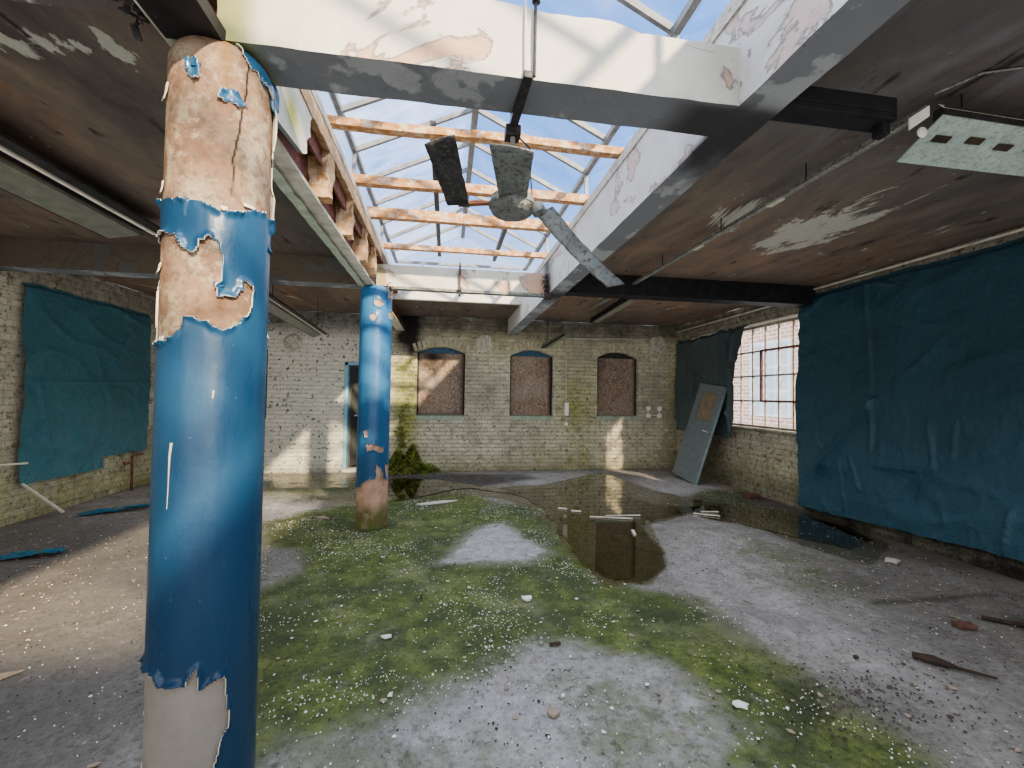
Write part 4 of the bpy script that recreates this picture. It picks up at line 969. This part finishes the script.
# ------------------------------------------------------------------ LIGHT FITTINGS, CONDUIT
t = empty('light_fitting', (2.7, 1.8, 2.7), 'pale green fluorescent batten with rusted knock-out slots, hanging at the upper right', 'light fitting')
pts = [(2.274, 1.84, 2.68), (3.499, 1.84, 2.68), (3.242, 1.616, 2.76), (2.223, 1.596, 2.76)]
a, b, c, d_ = [Vector(q) for q in pts]       # bottom-left, bottom-right(far), top-right, top-left
nn = (b-a).cross(d_-a).normalized()
if nn.y > 0: nn = -nn
mb = MB().prism([a, b, c, d_], -nn*.006); body = mb.build('reflector', M['batten'], t)
for k in range(5):
    u = .10+k*.17; p = a.lerp(b, u).lerp(d_.lerp(c, u), .58+.05*(k % 2)); ww = (b-a).normalized(); hh = (d_-a).normalized()
    MB().prism([p+ww*.045*s1+hh*.018*s2+nn*.002 for s1, s2 in ((-1, -1), (1, -1), (1, 1), (-1, 1))], nn*.003).build('rust_slot', M['burnt'], t)
for q in (.15, .6):
    p = d_.lerp(c, q)+Vector((0, .03, .03)); MB().tube([(p.x, p.y, ZC), tuple(p)], .004, 6).build('hanger', M['black'], t)
MB().bar(d_+Vector((.02, .03, .03)), c+Vector((0, .03, .03)), .05, .045).build('batten_spine', M['dkmetal'], t)
mb = MB(); ys = 16
for k in range(ys):
    p = d_.lerp(c, .0+k/ys*.75)+Vector((0, .0, .035)); q = d_.lerp(c, (k+1)/ys*.75)+Vector((0, 0, .035))
    mb.quad(p, q, q+Vector((0, .02, .03+.012*N(k*2.))), p+Vector((0, .02, .03+.012*N(k*2.-2))))
mb.build('peeling_edge', M['stickw'], t, fixn=False)
# junction plate + disc
jp = [(2.038, 1.6, 2.723), (2.038, 1.6, 2.668), (2.146, 1.6, 2.744), (2.147, 1.6, 2.796)]
MB().prism([Vector(q) for q in jp], (0, -.008, 0)).build('junction_plate', M['white'], label='white square junction plate beside the pale green light fitting', cat='junction box', bev=.002)
MB().lathe((2.081, 1.58, 2.651), [(.022, 0), (.024, .004), (.022, .01), (.008, .014)], 24, axis=(0, -1, 0)).build('cover_disc', M['white'], label='small round white cap under the junction plate', cat='cover disc')

# long left fitting
def strip_fit(name, label, A, B, w, z, spine='dkmetal', tilt=.06):
    A = Vector(A); B = Vector(B); dr = (B-A).normalized(); s = dr.cross(Vector((0, 0, 1))).normalized()
    t = empty(name, tuple((A+B)/2), label, 'light fitting')
    up = Vector((0, 0, 1))
    MB().bar(A+up*.04, B+up*.04, .05, .05).build('batten_spine', M[spine], t)
    mb = MB()
    mb.prism([A+s*.02, B+s*.02, B+s*w-up*tilt*.2, A+s*w-up*tilt*.2], (0, 0, .004)); mb.build('reflector', M['reflector'], t)
    mb = MB(); mb.prism([A-s*.02, B-s*.02, B-s*w*.45+up*.01, A-s*w*.45+up*.01], (0, 0, .004)); mb.build('reflector', M[spine], t)
    for q in (.2, .8): p = A.lerp(B, q); MB().tube([(p.x, p.y, ZC), (p.x, p.y, p.z+.06)], .004, 6).build('hanger', M['black'], t)
    MB().tube([A-s*.035+up*-.01, B-s*.035+up*-.01], .013).build('tube', M['black'], t)
    return t, A, B
FL = [(-2.45, 2.425, 2.74), (-2.546, 3.799, 2.74), (-2.2, 5.2, 2.66), (-2.45, 7.9, 2.66), (2.298, 5.188, 2.7), (2.403, 6.868, 2.7), (2.16, 7.6, 2.59), (1.819, 8.0, 2.362)]
def wide_fit(label, x, y0, y1, z, dx, wid, rods=()):
    t = empty('light_fitting', (x, (y0+y1)/2, z-.03), label, 'light fitting')
    k = wid/.52; X = lambda a, b: (x-a*k, x+dx-a*k)
    def strip(a, b, z0, z1, mat, name, rag=0.):
        n = 30; mb = MB()
        for i in range(n+1):
            u = i/n; y = y0+(y1-y0)*u; xx = x+dx*u; e = rag*N(y*9, a*5)
            mb.v += [(xx-a*k+e, y, z0), (xx-b*k, y, z1), (xx-b*k, y, z1+.02), (xx-a*k+e, y, z0+.02)]
        mb.f = [(4*i+q, 4*i+(q+1) % 4, 4*i+4+(q+1) % 4, 4*i+4+q) for i in range(n) for q in range(4)]+[(3, 2, 1, 0), (4*n, 4*n+1, 4*n+2, 4*n+3)]
        return mb.build(name, mat, t)
    strip(0., .09, z+.02, z+.02, M['dkmetal'], 'side_rail')
    strip(.09, .25, z+.05, z+.05, M['black'], 'batten_spine')
    strip(.115, .145, z+.02, z+.02, M['plaster_in'], 'peeling_edge', .008)
    strip(.24, .48, z+.01, z-.035, M['reflector'], 'reflector', .012)
    strip(.48, .50, z-.04, z-.03, M['black'], 'reflector_lip')
    for y in rods: MB().tube([(x+dx*.5-.12*k, y, ZC), (x+dx*.5-.12*k, y, z+.05)], .004, 6).build('hanger', M['black'], t)
    return t
wide_fit('long grimy fluorescent fitting under the left ceiling, at the left edge', -2.31, 1.2, 4.02, 2.75, -.05, .52, (1.9, 3.6))
wide_fit('fluorescent fitting with dull reflectors hanging in the gap between the blue columns', -1.818, 4.632, 7.7, 2.42, -0.237, .24, (5.2, 6.9))
t3, A3, B3 = strip_fit('light_fitting', 'black burnt fluorescent fitting hanging under the right ceiling near the far dark beam', FL[4], FL[5], .10, 2.66, spine='black')
t4, A4, B4 = strip_fit('light_fitting', 'short pale fitting hanging by the back wall above the middle boarded window', FL[6], FL[7], .10, 2.5, spine='reflector')
# suspended conduit on the right
xc = 2.18
cd = empty('conduit_run', (xc, 3.5, 2.8), 'long suspended conduit trunking below the right ceiling', 'conduit')
MB().bar((xc-.01, 1.62, 2.80), (xc, 6.3, 2.80), .022, .028).bar((xc+.03, 1.7, 2.805), (xc+.035, 6.0, 2.80), .014).build('trunking', M['pipe'], cd)
for y in (2.28, 4.04, 3.1, 5.6): MB().tube([(xc-.02, y, ZC), (xc-.02, y, 2.80)], .004, 6).build('drop_rod', M['black'], cd)
for y in (2.55, 3.45): MB().box(xc-.02, y-.06, 2.775, xc+.02, y+.06, 2.79).build('conduit_label_plate', M['pipe_pale'], cd)
cb = MB(); cb.tube([(2.16, 1.58, 2.84), (2.3, 1.5, 2.892), (2.5, 1.42, 2.895), (2.62, 1.36, 2.89), (2.66, 1.30, 2.885), (2.75, 1.28, 2.885), (2.86, 1.34, 2.89), (2.9, 1.42, 2.895)], .005, 6)
cb.build('cable', M['pipe'], label='loose grey cable looping over the upper right ceiling', cat='cable')
# wall conduits on the right
MB().tube([(XR-.02, 1.5, 2.87), (XR-.02, 4.77, 2.86)], .014).build('conduit', M['pipe_pale'], label='thin pale pipe along the right ceiling edge above the blue tarpaulin', cat='conduit')
MB().tube([(XR-.02, 5.02, 2.80), (XR-.02, 8.05, 2.78)], .014).build('conduit', M['pipe_pale'], label='thin pale pipe along the ceiling edge above the steel window', cat='conduit')
MB().bar((4.36, 5.25, 2.80), (4.62, 5.6, 2.84), .05, .015).build('broken_lath', M['stickw'], label='short white lath hanging by the ceiling above the steel window', cat='lath')
# dark stub bracket near beam
sbm = MB(); sbm.box(1.32, 1.50, 2.635, 1.86, 1.60, 2.665).box(1.32, 1.50, 2.665, 1.86, 1.515, 2.73).box(1.81, 1.52, 2.585, 1.85, 1.57, 2.64)
sbm.build('steel_bracket', M['black'], label='black steel bracket sticking out under the right ceiling beside the near white beam', cat='bracket', bev=.004)
# grimy hanging debris at joints
def clump(name, c, r, n, mat, label, cat, seed):
    rnd = random.Random(seed); mb = MB()
    for i in range(n):
        p = Vector(c)+Vector((rnd.uniform(-1, 1)*r[0], rnd.uniform(-1, 1)*r[1], rnd.uniform(-1, 1)*r[2]))
        d = Vector((rnd.uniform(-1, 1), rnd.uniform(-1, 1), rnd.uniform(-1, .4))).normalized()*rnd.uniform(.015, .055)
        mb.bar(p, p+d, rnd.uniform(.004, .02), rnd.uniform(.003, .008))
    return mb.build(name, mat, label=label, cat=cat)
clump('hanging_debris', (1.12, 4.72, 2.68), (.07, .06, .13), 60, M['burnt'], 'charred debris clinging to the right end of the far white beam', 'debris', 3)
clump('hanging_debris', (-.97, 1.44, 2.64), (.04, .06, .03), 25, M['dkmetal'], 'dark broken steel and rubble above the near blue column', 'debris', 5)
clump('hanging_debris', (-.62, 4.72, 2.55), (.03, .04, .08), 20, M['orange'], 'splintered orange casing beside the top of the farther column', 'debris', 6)
MB().prism([(-.93, 1.3, 2.60), (-.75, 1.3, 2.60), (-.75, 1.52, 2.60), (-.93, 1.52, 2.60)], (0, 0, .05)).build('bearing_plate', M['black'], label='black steel ledge above the top of the near blue column', cat='ledge')

# ------------------------------------------------------------------ back wall bits
M['vent'] = simple('dusty_vent_plate', (.46, .43, .36), .8, var=.3, dirt=(.10, .09, .07))
def vent(x, z, r, label):
    t = empty('wall_vent', (x, YB, z-r), label, 'vent', group='round vent plates on the back wall')
    MB().lathe((x, YB-.002, z), [(r*1.18, 0), (r*1.18, .02), (r*.98, .03), (r*.98, .012)], 32, axis=(0, -1, 0)).build('ring', M['vent'], t)
    MB().lathe((x, YB-.012, z), [(r*.95, 0), (r*.9, .006), (r*.5, .012), (r*.48, .004), (r*.2, .01)], 32, axis=(0, -1, 0)).build('plate', M['vent'], t)
vent(-2.74, 2.32, .13, 'round vent plate on the back wall left of the doorway')
vent(.705, 2.43, .14, 'round vent plate between the first two boarded windows')
vent(4.24, 2.49, .17, 'round pale vent plate on the back wall near the dark sheet')
t = empty('electrical_conduit', (2.31, YB, .87), 'pale vertical conduit with switch boxes between two boarded windows', 'conduit')
MB().tube([(2.30, YB-.015, 2.57), (2.32, YB-.015, .90)], .012).build('pipe', M['pipe_pale'], t)
MB().box(2.28, YB-.05, 1.06, 2.36, YB-.004, 1.31).build('switch_box', M['white'], t, bev=.004)
MB().box(2.285, YB-.045, .86, 2.35, YB-.004, .93).build('switch_box', M['white'], t, bev=.004)
MB().tube([(2.30, YB-.02, 2.57), (3.2, YB-.02, 2.60), (4.06, YB-.02, 2.62)], .012).build('horizontal_pipe', M['pipe_pale'], t)
MB().tube([(2.55, YB-.015, .64), (2.56, YB-.015, .08)], .010).box(2.52, YB-.035, .60, 2.585, YB-.004, .66).build('conduit', M['vent'], label='short low conduit stub running down to the floor on the back wall', cat='conduit')
SL = ['upper left', 'upper right', 'lower left', 'lower right']
for k, (x, z) in enumerate(((4.03, 1.215), (4.27, 1.215), (4.03, 1.07), (4.27, 1.07))):
    MB().box(x-.042, YB-.04, z-.042, x+.042, YB-.003, z+.042).build('socket_box', M['white'], label=SL[k]+' white socket box of the four near the corner', cat='socket box', group='white socket boxes on the back wall', bev=.005)
MB().tube([(4.03, YB-.01, 1.17), (4.03, YB-.01, 1.11)], .008).tube([(4.27, YB-.01, 1.17), (4.27, YB-.01, 1.11)], .008).tube([(4.07, YB-.01, 1.06), (4.15, YB-.01, 1.09), (4.23, YB-.01, 1.06)], .008).build('cable', M['white'], label='white cable joining the four socket boxes', cat='cable')

# left wall bits
t = empty('rusty_pipe', (-4.45, 6.9, 0), 'rusty upright iron pipe with a tee standing by the left wall', 'pipe')
MB().tube([(-4.46, 6.91, 0), (-4.46, 6.90, .49), (-4.46, 7.12, .495)], .017).build('upright', M['rusty'], t)
MB().tube([(-4.46, 6.90, .40), (-4.46, 6.76, .395), (-4.46, 6.74, .43)], .017).build('branch', M['rusty'], t)
MB().tube([(-4.38, 5.70, .012), (-4.46, 5.30, .42)], [.018, .014], 6).build('stick', M['stickw'], label='pale stick propped against the left wall under the teal sheet', cat='stick')
MB().tube([(-4.50, 5.05, .66), (-4.44, 5.32, .64)], .012, 6).build('stick', M['stickw'], label='short pale stick poking out beside the teal sheet at the left edge', cat='stick')
# paint strip hanging before the left tarp
mb = MB()
for k in range(13):
    u = k/12; w = .035*sin(pi*min(1, u*.75+.1)); x = -3.0+.015*sin(u*4); zz = 2.66-.30*u
    mb.v += [(x-w, 4.00, zz), (x+w*.7, 4.01+.01*sin(u*5), zz)]
mb.f = [(2*k, 2*k+1, 2*k+3, 2*k+2) for k in range(12)]

# ------------------------------------------------------------------ FLOOR DEBRIS
def flake(px, py, size, mat, name, label, cat, th=.006, seed=1, asp=1., group=None, rot=0, curl=.0, z0=.002):
    rnd = random.Random(seed); n = rnd.randint(6, 9); P = []
    for i in range(n):
        a = 2*pi*i/n; r = size*rnd.uniform(.45, 1.15); x, y = r*cos(a), r*sin(a)*asp
        P.append((px+x*cos(rot)-y*sin(rot), py+x*sin(rot)+y*cos(rot), z0+curl*(x/size)**2+.002*rnd.random()))
    return MB().prism(P, (0, 0, th)).build(name, mat, label=label, cat=cat, group=group)
flake(.588, 2.99, .04, M['chipw'], 'plaster_chip', 'white plaster chip lying in the middle of the mossy floor', 'plaster chip', .014, 3, .8, curl=.01)
flake(-.33, 2.634, .042, M['chipw'], 'plaster_chip', 'white jagged paint chip on the moss right of the near column', 'plaster chip', .01, 8, .6, rot=.3, curl=.008)
flake(.503, 1.913, .03, M['chipb'], 'plaster_chip', 'pinkish plaster chip on the bare patch at the bottom centre', 'plaster chip', .012, 11, .9)
flake(3.986, 3.288, .085, M['tile'], 'broken_tile', 'pale broken tile piece on the floor before the blue tarpaulin', 'tile', .018, 12, .62, rot=.2)
MB().box(-.10, -.048, 0, .10, .048, .055).build('x', M['brickred'])
bpy.data.objects.remove(bpy.data.objects['x'])
def brick(x, y, rz, sx, sy, sz, mat, name, label, cat):
    mb = MB().box(-sx/2, -sy/2, 0, sx/2, sy/2, sz); c, s = cos(rz), sin(rz)
    mb.v = [(x+a*c-b*s+.004*N(a*30, b*30), y+a*s+b*c, k+.003) for a, b, k in mb.v]
    return mb.build(name, mat, label=label, cat=cat, bev=.005)
brick(3.308, 2.29, -.35, .11, .06, .028, M['brickred'], 'brick', 'red-brown brick piece lying on the bare floor at the right', 'brick')
brick(4.42, 5.62, .1, .20, .10, .06, M['brickred'], 'brick', 'red brick lying against the right wall below the steel window', 'brick')
brick(.648, 2.438, .1, .07, .022, .012, M['burnt'], 'wood_offcut', 'small dark wood offcut on the pale patch of the centre floor', 'wood scrap')
MB().tube([(2.62, 2.06, .018), (2.68, 2.0, .022), (2.75, 1.93, .014), (2.86, 1.84, .010)], [.018, .024, .009, .006], 7).build('burnt_stick', M['burnt'], label='charred stick with a knobbly end on the floor at the lower right', cat='stick')
MB().tube([(3.55, 2.36, .012), (3.75, 2.20, .016), (4.0, 2.12, .012)], [.012, .016, .008], 6).build('burnt_stick', M['burnt'], label='dark twisted stick lying by the right edge of the floor', cat='stick')
flake(3.42, 5.40, .07, M['earth'], 'dark_lump', 'dark lump on the floor between puddle and steel window', 'rubble', .04, 5, .6)
flake(2.30, 2.10, .018, M['earth'], 'dark_lump', 'small black lump on the bare grey floor, right of the moss', 'rubble', .012, 15, .9)
# sticks in the puddle
def stk(x, y, L, rz, label, w=.02, z=.012, m='stickw'):
    MB().bar((x-L/2*cos(rz), y-L/2*sin(rz), z), (x+L/2*cos(rz), y+L/2*sin(rz), z+.006), w, .012).build('white_stick', M[m], label=label, cat='stick')
stk(1.95, 4.83, .50, -.32, 'long white lath floating in the big puddle')
stk(2.13, 4.90, .42, -.10, 'white lath crossing the long one in the big puddle')
stk(1.62, 5.15, .12, -.5, 'short white lath end left of the long one in the puddle', .03)
stk(1.48, 5.28, .12, -.6, 'tiny white wood piece, leftmost in the big puddle', .03)
stk(1.98, 4.28, .14, 1.3, 'short white chip standing nearest in the big puddle', .03)
stk(3.18, 4.83, .30, -.6, 'white lath at the edge of the dark puddle on the right')
stk(3.30, 4.95, .22, -.2, 'second white lath at the edge of the dark right puddle')
# blue scraps at left
def scrap(x, y, sx, sy, rz, label, seed):
    g = grid(-1, 1, -1, 1, 16, 10, lambda a, b: 0); c, s = cos(rz), sin(rz)
    v = []
    for a, b, _ in g.v:
        X = a*sx*(1+.25*N(b*2, seed)); Y = b*sy*(1+.4*N(a*2, seed+5)); Z = .012+.03*abs(FB(a*1.5+seed, b*1.5))*2+.02*abs(b)*(a > .2)
        v.append((x+X*c-Y*s, y+X*s+Y*c, Z))
    g.v = v; o = g.build('plastic_scrap', M['scrap'], smooth=True, fixn=False, label=label, cat='plastic scrap')
scrap(-3.50, 4.28, .20, .07, .15, 'crumpled blue plastic scrap on the floor, nearer the camera at the far left', 1)
scrap(-3.85, 5.72, .30, .07, .45, 'blue plastic scrap on the floor close to the left wall and rusty pipe', 6)
# pale board pieces on the floor
flake(-2.20, 2.50, .14, M['chipb'], 'board_scrap', 'pale brown flat flake on the floor at the left edge', 'board scrap', .006, 31, .45, rot=.6)
flake(-1.98, 2.22, .07, M['chipb'], 'board_scrap', 'small brown flat flake at the left edge, nearest the camera', 'board scrap', .005, 33, .5)
flake(-1.40, 5.2, .11, M['chipb'], 'board_scrap', 'small tan flat piece between the two blue columns', 'board scrap', .006, 35, .4, rot=-.5)
flake(-.15, 5.75, .30, M['tile'], 'board_scrap', 'long pale slab piece on the floor right of the farther column', 'board scrap', .012, 37, .25, rot=.25)
flake(1.40, 1.85, .045, M['chipw'], 'plaster_chip', 'pale grey flat chip on the moss at the lower right', 'plaster chip', .004, 40, .8)
# mid-size loose flakes: individually modelled
rnd = random.Random(99); k = 0
while k < 150:
    x = rnd.uniform(-1.6, 3.4); y = rnd.uniform(1.7, 6.5)
    m = f_moss(x, y, 0)
    if rnd.random() > .25+.75*m or (x+.8)**2+(y-1.63)**2 < .06 or (x+.8)**2+(y-4.87)**2 < .06 or sdf(x, y, PUD1) > -.05: continue
    if x < -.5 and y < 2.5: continue
    s = rnd.choice((.006, .008, .010, .012, .018)); k += 1
    flake(x, y, s, M['chipw'], 'paint_flake', 'small white paint flake lying loose on the floor', 'paint flake', .0015, 1000+k, rnd.uniform(.5, 1), group='loose white paint flakes', rot=rnd.uniform(0, 3), curl=.003)
def litter(name, n, mat, label, cat, s0, s1, seed, dens):
    rnd = random.Random(seed); mb = MB(); k = 0
    while k < n:
        x = rnd.uniform(-4.3, 4.4); y = rnd.uniform(1.3, 7.9)
        if rnd.random() > dens(x, y) or sdf(x, y, PUD1) > -.02: continue
        if (x+.8)**2+(y-1.63)**2 < .05 or (x+.8)**2+(y-4.87)**2 < .05: continue
        k += 1; s = rnd.uniform(s0, s1)*(1 if rnd.random() > .1 else 1.6); n_ = rnd.randint(4, 6); a0 = rnd.uniform(0, 6); e = rnd.uniform(.4, 1); r = rnd.uniform(0, 3)
        P = []
        for i in range(n_):
            a = a0+2*pi*i/n_; q = s*rnd.uniform(.6, 1.1); X, Y = q*cos(a), q*sin(a)*e
            P.append((x+X*cos(r)-Y*sin(r), y+X*sin(r)+Y*cos(r), .001+rnd.uniform(0, .003)))
        mb.prism(P, (0, 0, rnd.uniform(.001, .004)))
    mb.build(name, mat, label=label, cat=cat, kind='stuff', fixn=False)
def dens_w(x, y): return min(1, .05+(.06+.94*SS(.54, .68, .5+FB(x*1.6, y*1.6, 4.)))*f_moss(x, y, 0))
litter('paint_crumbs', 7000, M['chipw'], 'fine white paint crumbs scattered over the mossy floor', 'paint crumbs', .0018, .0058, 5, dens_w)
litter('dirt_crumbs', 5000, M['earth'], 'dark dirt crumbs scattered over the concrete floor', 'dirt', .0018, .0065, 6, lambda x, y: min(1, .15+.6*SS(.5, .62, .5+FB(x*1.3+9, y*1.3, 2.))+SS(4.0, 4.5, x)+exp(-((x-1.9)/.45)**2-((y-1.75)/.22)**2)+.7*exp(-((x-.2)/.5)**2-((y-1.9)/.2)**2)))
M['litter'] = simple('rotted_leaves', (.085, .065, .05), .9, var=.5, sc=40)
litter('leaf_litter', 420, M['litter'], 'brown rotted leaf litter patch on the floor at the lower right', 'leaf litter', .003, .009, 18, lambda x, y: exp(-((x-2.0)/.42)**2-((y-1.80)/.19)**2))
litter('plaster_rubble', 900, M['chipb'], 'brown plaster crumbs along the walls and floor', 'rubble', .006, .02, 8, lambda x, y: min(1, .05+SS(4.1, 4.4, x)+SS(-3.9, -4.3, x)+.6*SS(.5, .7, .5+FB(x*.8, y*.8, 12))))

# ------------------------------------------------------------------ plants at the back wall
rnd = random.Random(12); mb = MB()
def leafcl(x, y, z, s):
    a = rnd.uniform(0, 2*pi); e = rnd.uniform(-.9, .5); d = Vector((cos(a)*cos(e), -abs(sin(a))*cos(e), sin(e)-.2)).normalized(); w = d.orthogonal().normalized()*s*.35
    p = Vector((x, y, z)); mb.add([p-w*.3, p+d*s*.5-w, p+d*s, p+d*s*.5+w], [(0, 1, 2, 3)])
for i in range(5200):
    u = rnd.gauss(0, 1); x = -.70+u*.24
    h = (.40*exp(-((x+.72)/.34)**2)+.05)*(1+.6*N(x*6, 3.)); z = rnd.random()**1.3*h; dep = .24*(1-z/(h+.02))*(1+.6*N(x*9, z*9))+.03
    leafcl(x, YB-rnd.random()*dep, z, rnd.uniform(.015, .045))
for i in range(700):
    z = .45+rnd.random()**1.6*.8; x = -.80+rnd.gauss(0, .045)+.03*sin(z*6); leafcl(x, YB-.005-rnd.random()*.03, z, rnd.uniform(.012, .03))
mb.build('moss_clump', M['leaf'], label='bushy dark green moss and ferns growing at the foot of the back wall', cat='moss', kind='stuff', fixn=False)
rnd = random.Random(13); mb = MB()
for i in range(1500):
    x = rnd.uniform(-3.1, 4.4); z = abs(rnd.gauss(0, .018)); leafcl(x, YB-.004-rnd.random()*.05, z, rnd.uniform(.008, .02))
mb.build('moss_fringe', M['leaf'], label='thin fringe of moss along the base of the back wall', cat='moss', kind='stuff', fixn=False)

# ------------------------------------------------------------------ LIGHTS
def sun(name, d, e, ang, col=(1, 1, 1)):
    l = bpy.data.lights.new(name, 'SUN'); l.energy = e; l.angle = radians(ang); l.color = col
    o = bpy.data.objects.new(name, l); COL.objects.link(o); o.rotation_euler = Vector(d).to_track_quat('-Z', 'Y').to_euler(); o.location = (0, 0, 8); return o
sun('sun', (-.36, .79, -.40), 8.0, 1.8, (1, .80, .54))
sun('sky_boost_sun', (.05, .12, -1), 3.3, 140, (.93, .96, 1))  # second, very wide sun added to boost daylight through the skylight
def area(name, loc, d, sx, sy, e, col=(1, 1, 1)):
    l = bpy.data.lights.new(name, 'AREA'); l.shape = 'RECTANGLE'; l.size = sx; l.size_y = sy; l.energy = e; l.color = col
    o = bpy.data.objects.new(name, l); COL.objects.link(o); o.location = loc; o.rotation_euler = Vector(d).to_track_quat('-Z', 'Y').to_euler(); return o
area('rear_fill', (-.2, YF+.25, 1.6), (0, 1, -.02), 8.2, 2.4, 85, (1, .98, .95))  # unseen fill light added behind the camera to brighten the room
area('passage_fill', (-1.2, YB+1.2, 2.4), (0, 0, -1), .4, .4, 1.2, (1, .98, .9))  # unseen fill without a fitting, sets the brightness inside the passage

w = bpy.data.worlds.new('sky'); SC.world = w; w.use_nodes = True; nt = w.node_tree; nt.nodes.clear()
o = nt.nodes.new('ShaderNodeOutputWorld'); bg = nt.nodes.new('ShaderNodeBackground'); tc = nt.nodes.new('ShaderNodeTexCoord')
nz = nt.nodes.new('ShaderNodeTexNoise'); nz.inputs['Scale'].default_value = 2.2; nz.inputs['Detail'].default_value = 6; nz.inputs['Roughness'].default_value = .55
cr = nt.nodes.new('ShaderNodeValToRGB'); cr.color_ramp.elements[0].position = .55; cr.color_ramp.elements[0].color = (.13, .33, .80, 1); cr.color_ramp.elements[1].position = .85; cr.color_ramp.elements[1].color = (.82, .88, .95, 1)
sp = nt.nodes.new('ShaderNodeSeparateXYZ'); mr = nt.nodes.new('ShaderNodeMapRange'); mr.inputs[1].default_value = .45; mr.inputs[2].default_value = .05
mx = nt.nodes.new('ShaderNodeMix'); mx.data_type = 'RGBA'
nt.links.new(tc.outputs['Generated'], nz.inputs['Vector']); nt.links.new(nz.outputs['Fac'], cr.inputs[0]); nt.links.new(tc.outputs['Generated'], sp.inputs[0]); nt.links.new(sp.outputs[2], mr.inputs[0])
nt.links.new(mr.outputs[0], mx.inputs[0]); nt.links.new(cr.outputs[0], mx.inputs[6]); mx.inputs[7].default_value = (.80, .86, .93, 1)
nt.links.new(mx.outputs[2], bg.inputs[0]); bg.inputs[1].default_value = 1.15; nt.links.new(bg.outputs[0], o.inputs[0])

# ------------------------------------------------------------------ CAMERA
cam = bpy.data.cameras.new('camera'); co = bpy.data.objects.new('camera', cam); COL.objects.link(co); SC.camera = co
cam.sensor_width = 36; cam.lens = 425/1024*36; cam.clip_start = .05
yw, pt, th = radians(8.7), radians(1.46), .0146
F = Vector((sin(yw)*cos(pt), cos(yw)*cos(pt), sin(pt))); R0 = Vector((cos(yw), -sin(yw), 0)); U0 = R0.cross(F)
R = R0*cos(th)+U0*sin(th); U = U0*cos(th)-R0*sin(th)
co.matrix_world = Matrix(((R.x, U.x, -F.x, 0), (R.y, U.y, -F.y, 0), (R.z, U.z, -F.z, 1.45), (0, 0, 0, 1)))
SC.view_settings.view_transform = 'AgX'; SC.view_settings.look = 'AgX - Medium High Contrast'; SC.view_settings.exposure = .68
SC.cycles.use_fast_gi = True; SC.cycles.fast_gi_method = 'ADD'
w.light_settings.ao_factor = .34; w.light_settings.distance = 2.5
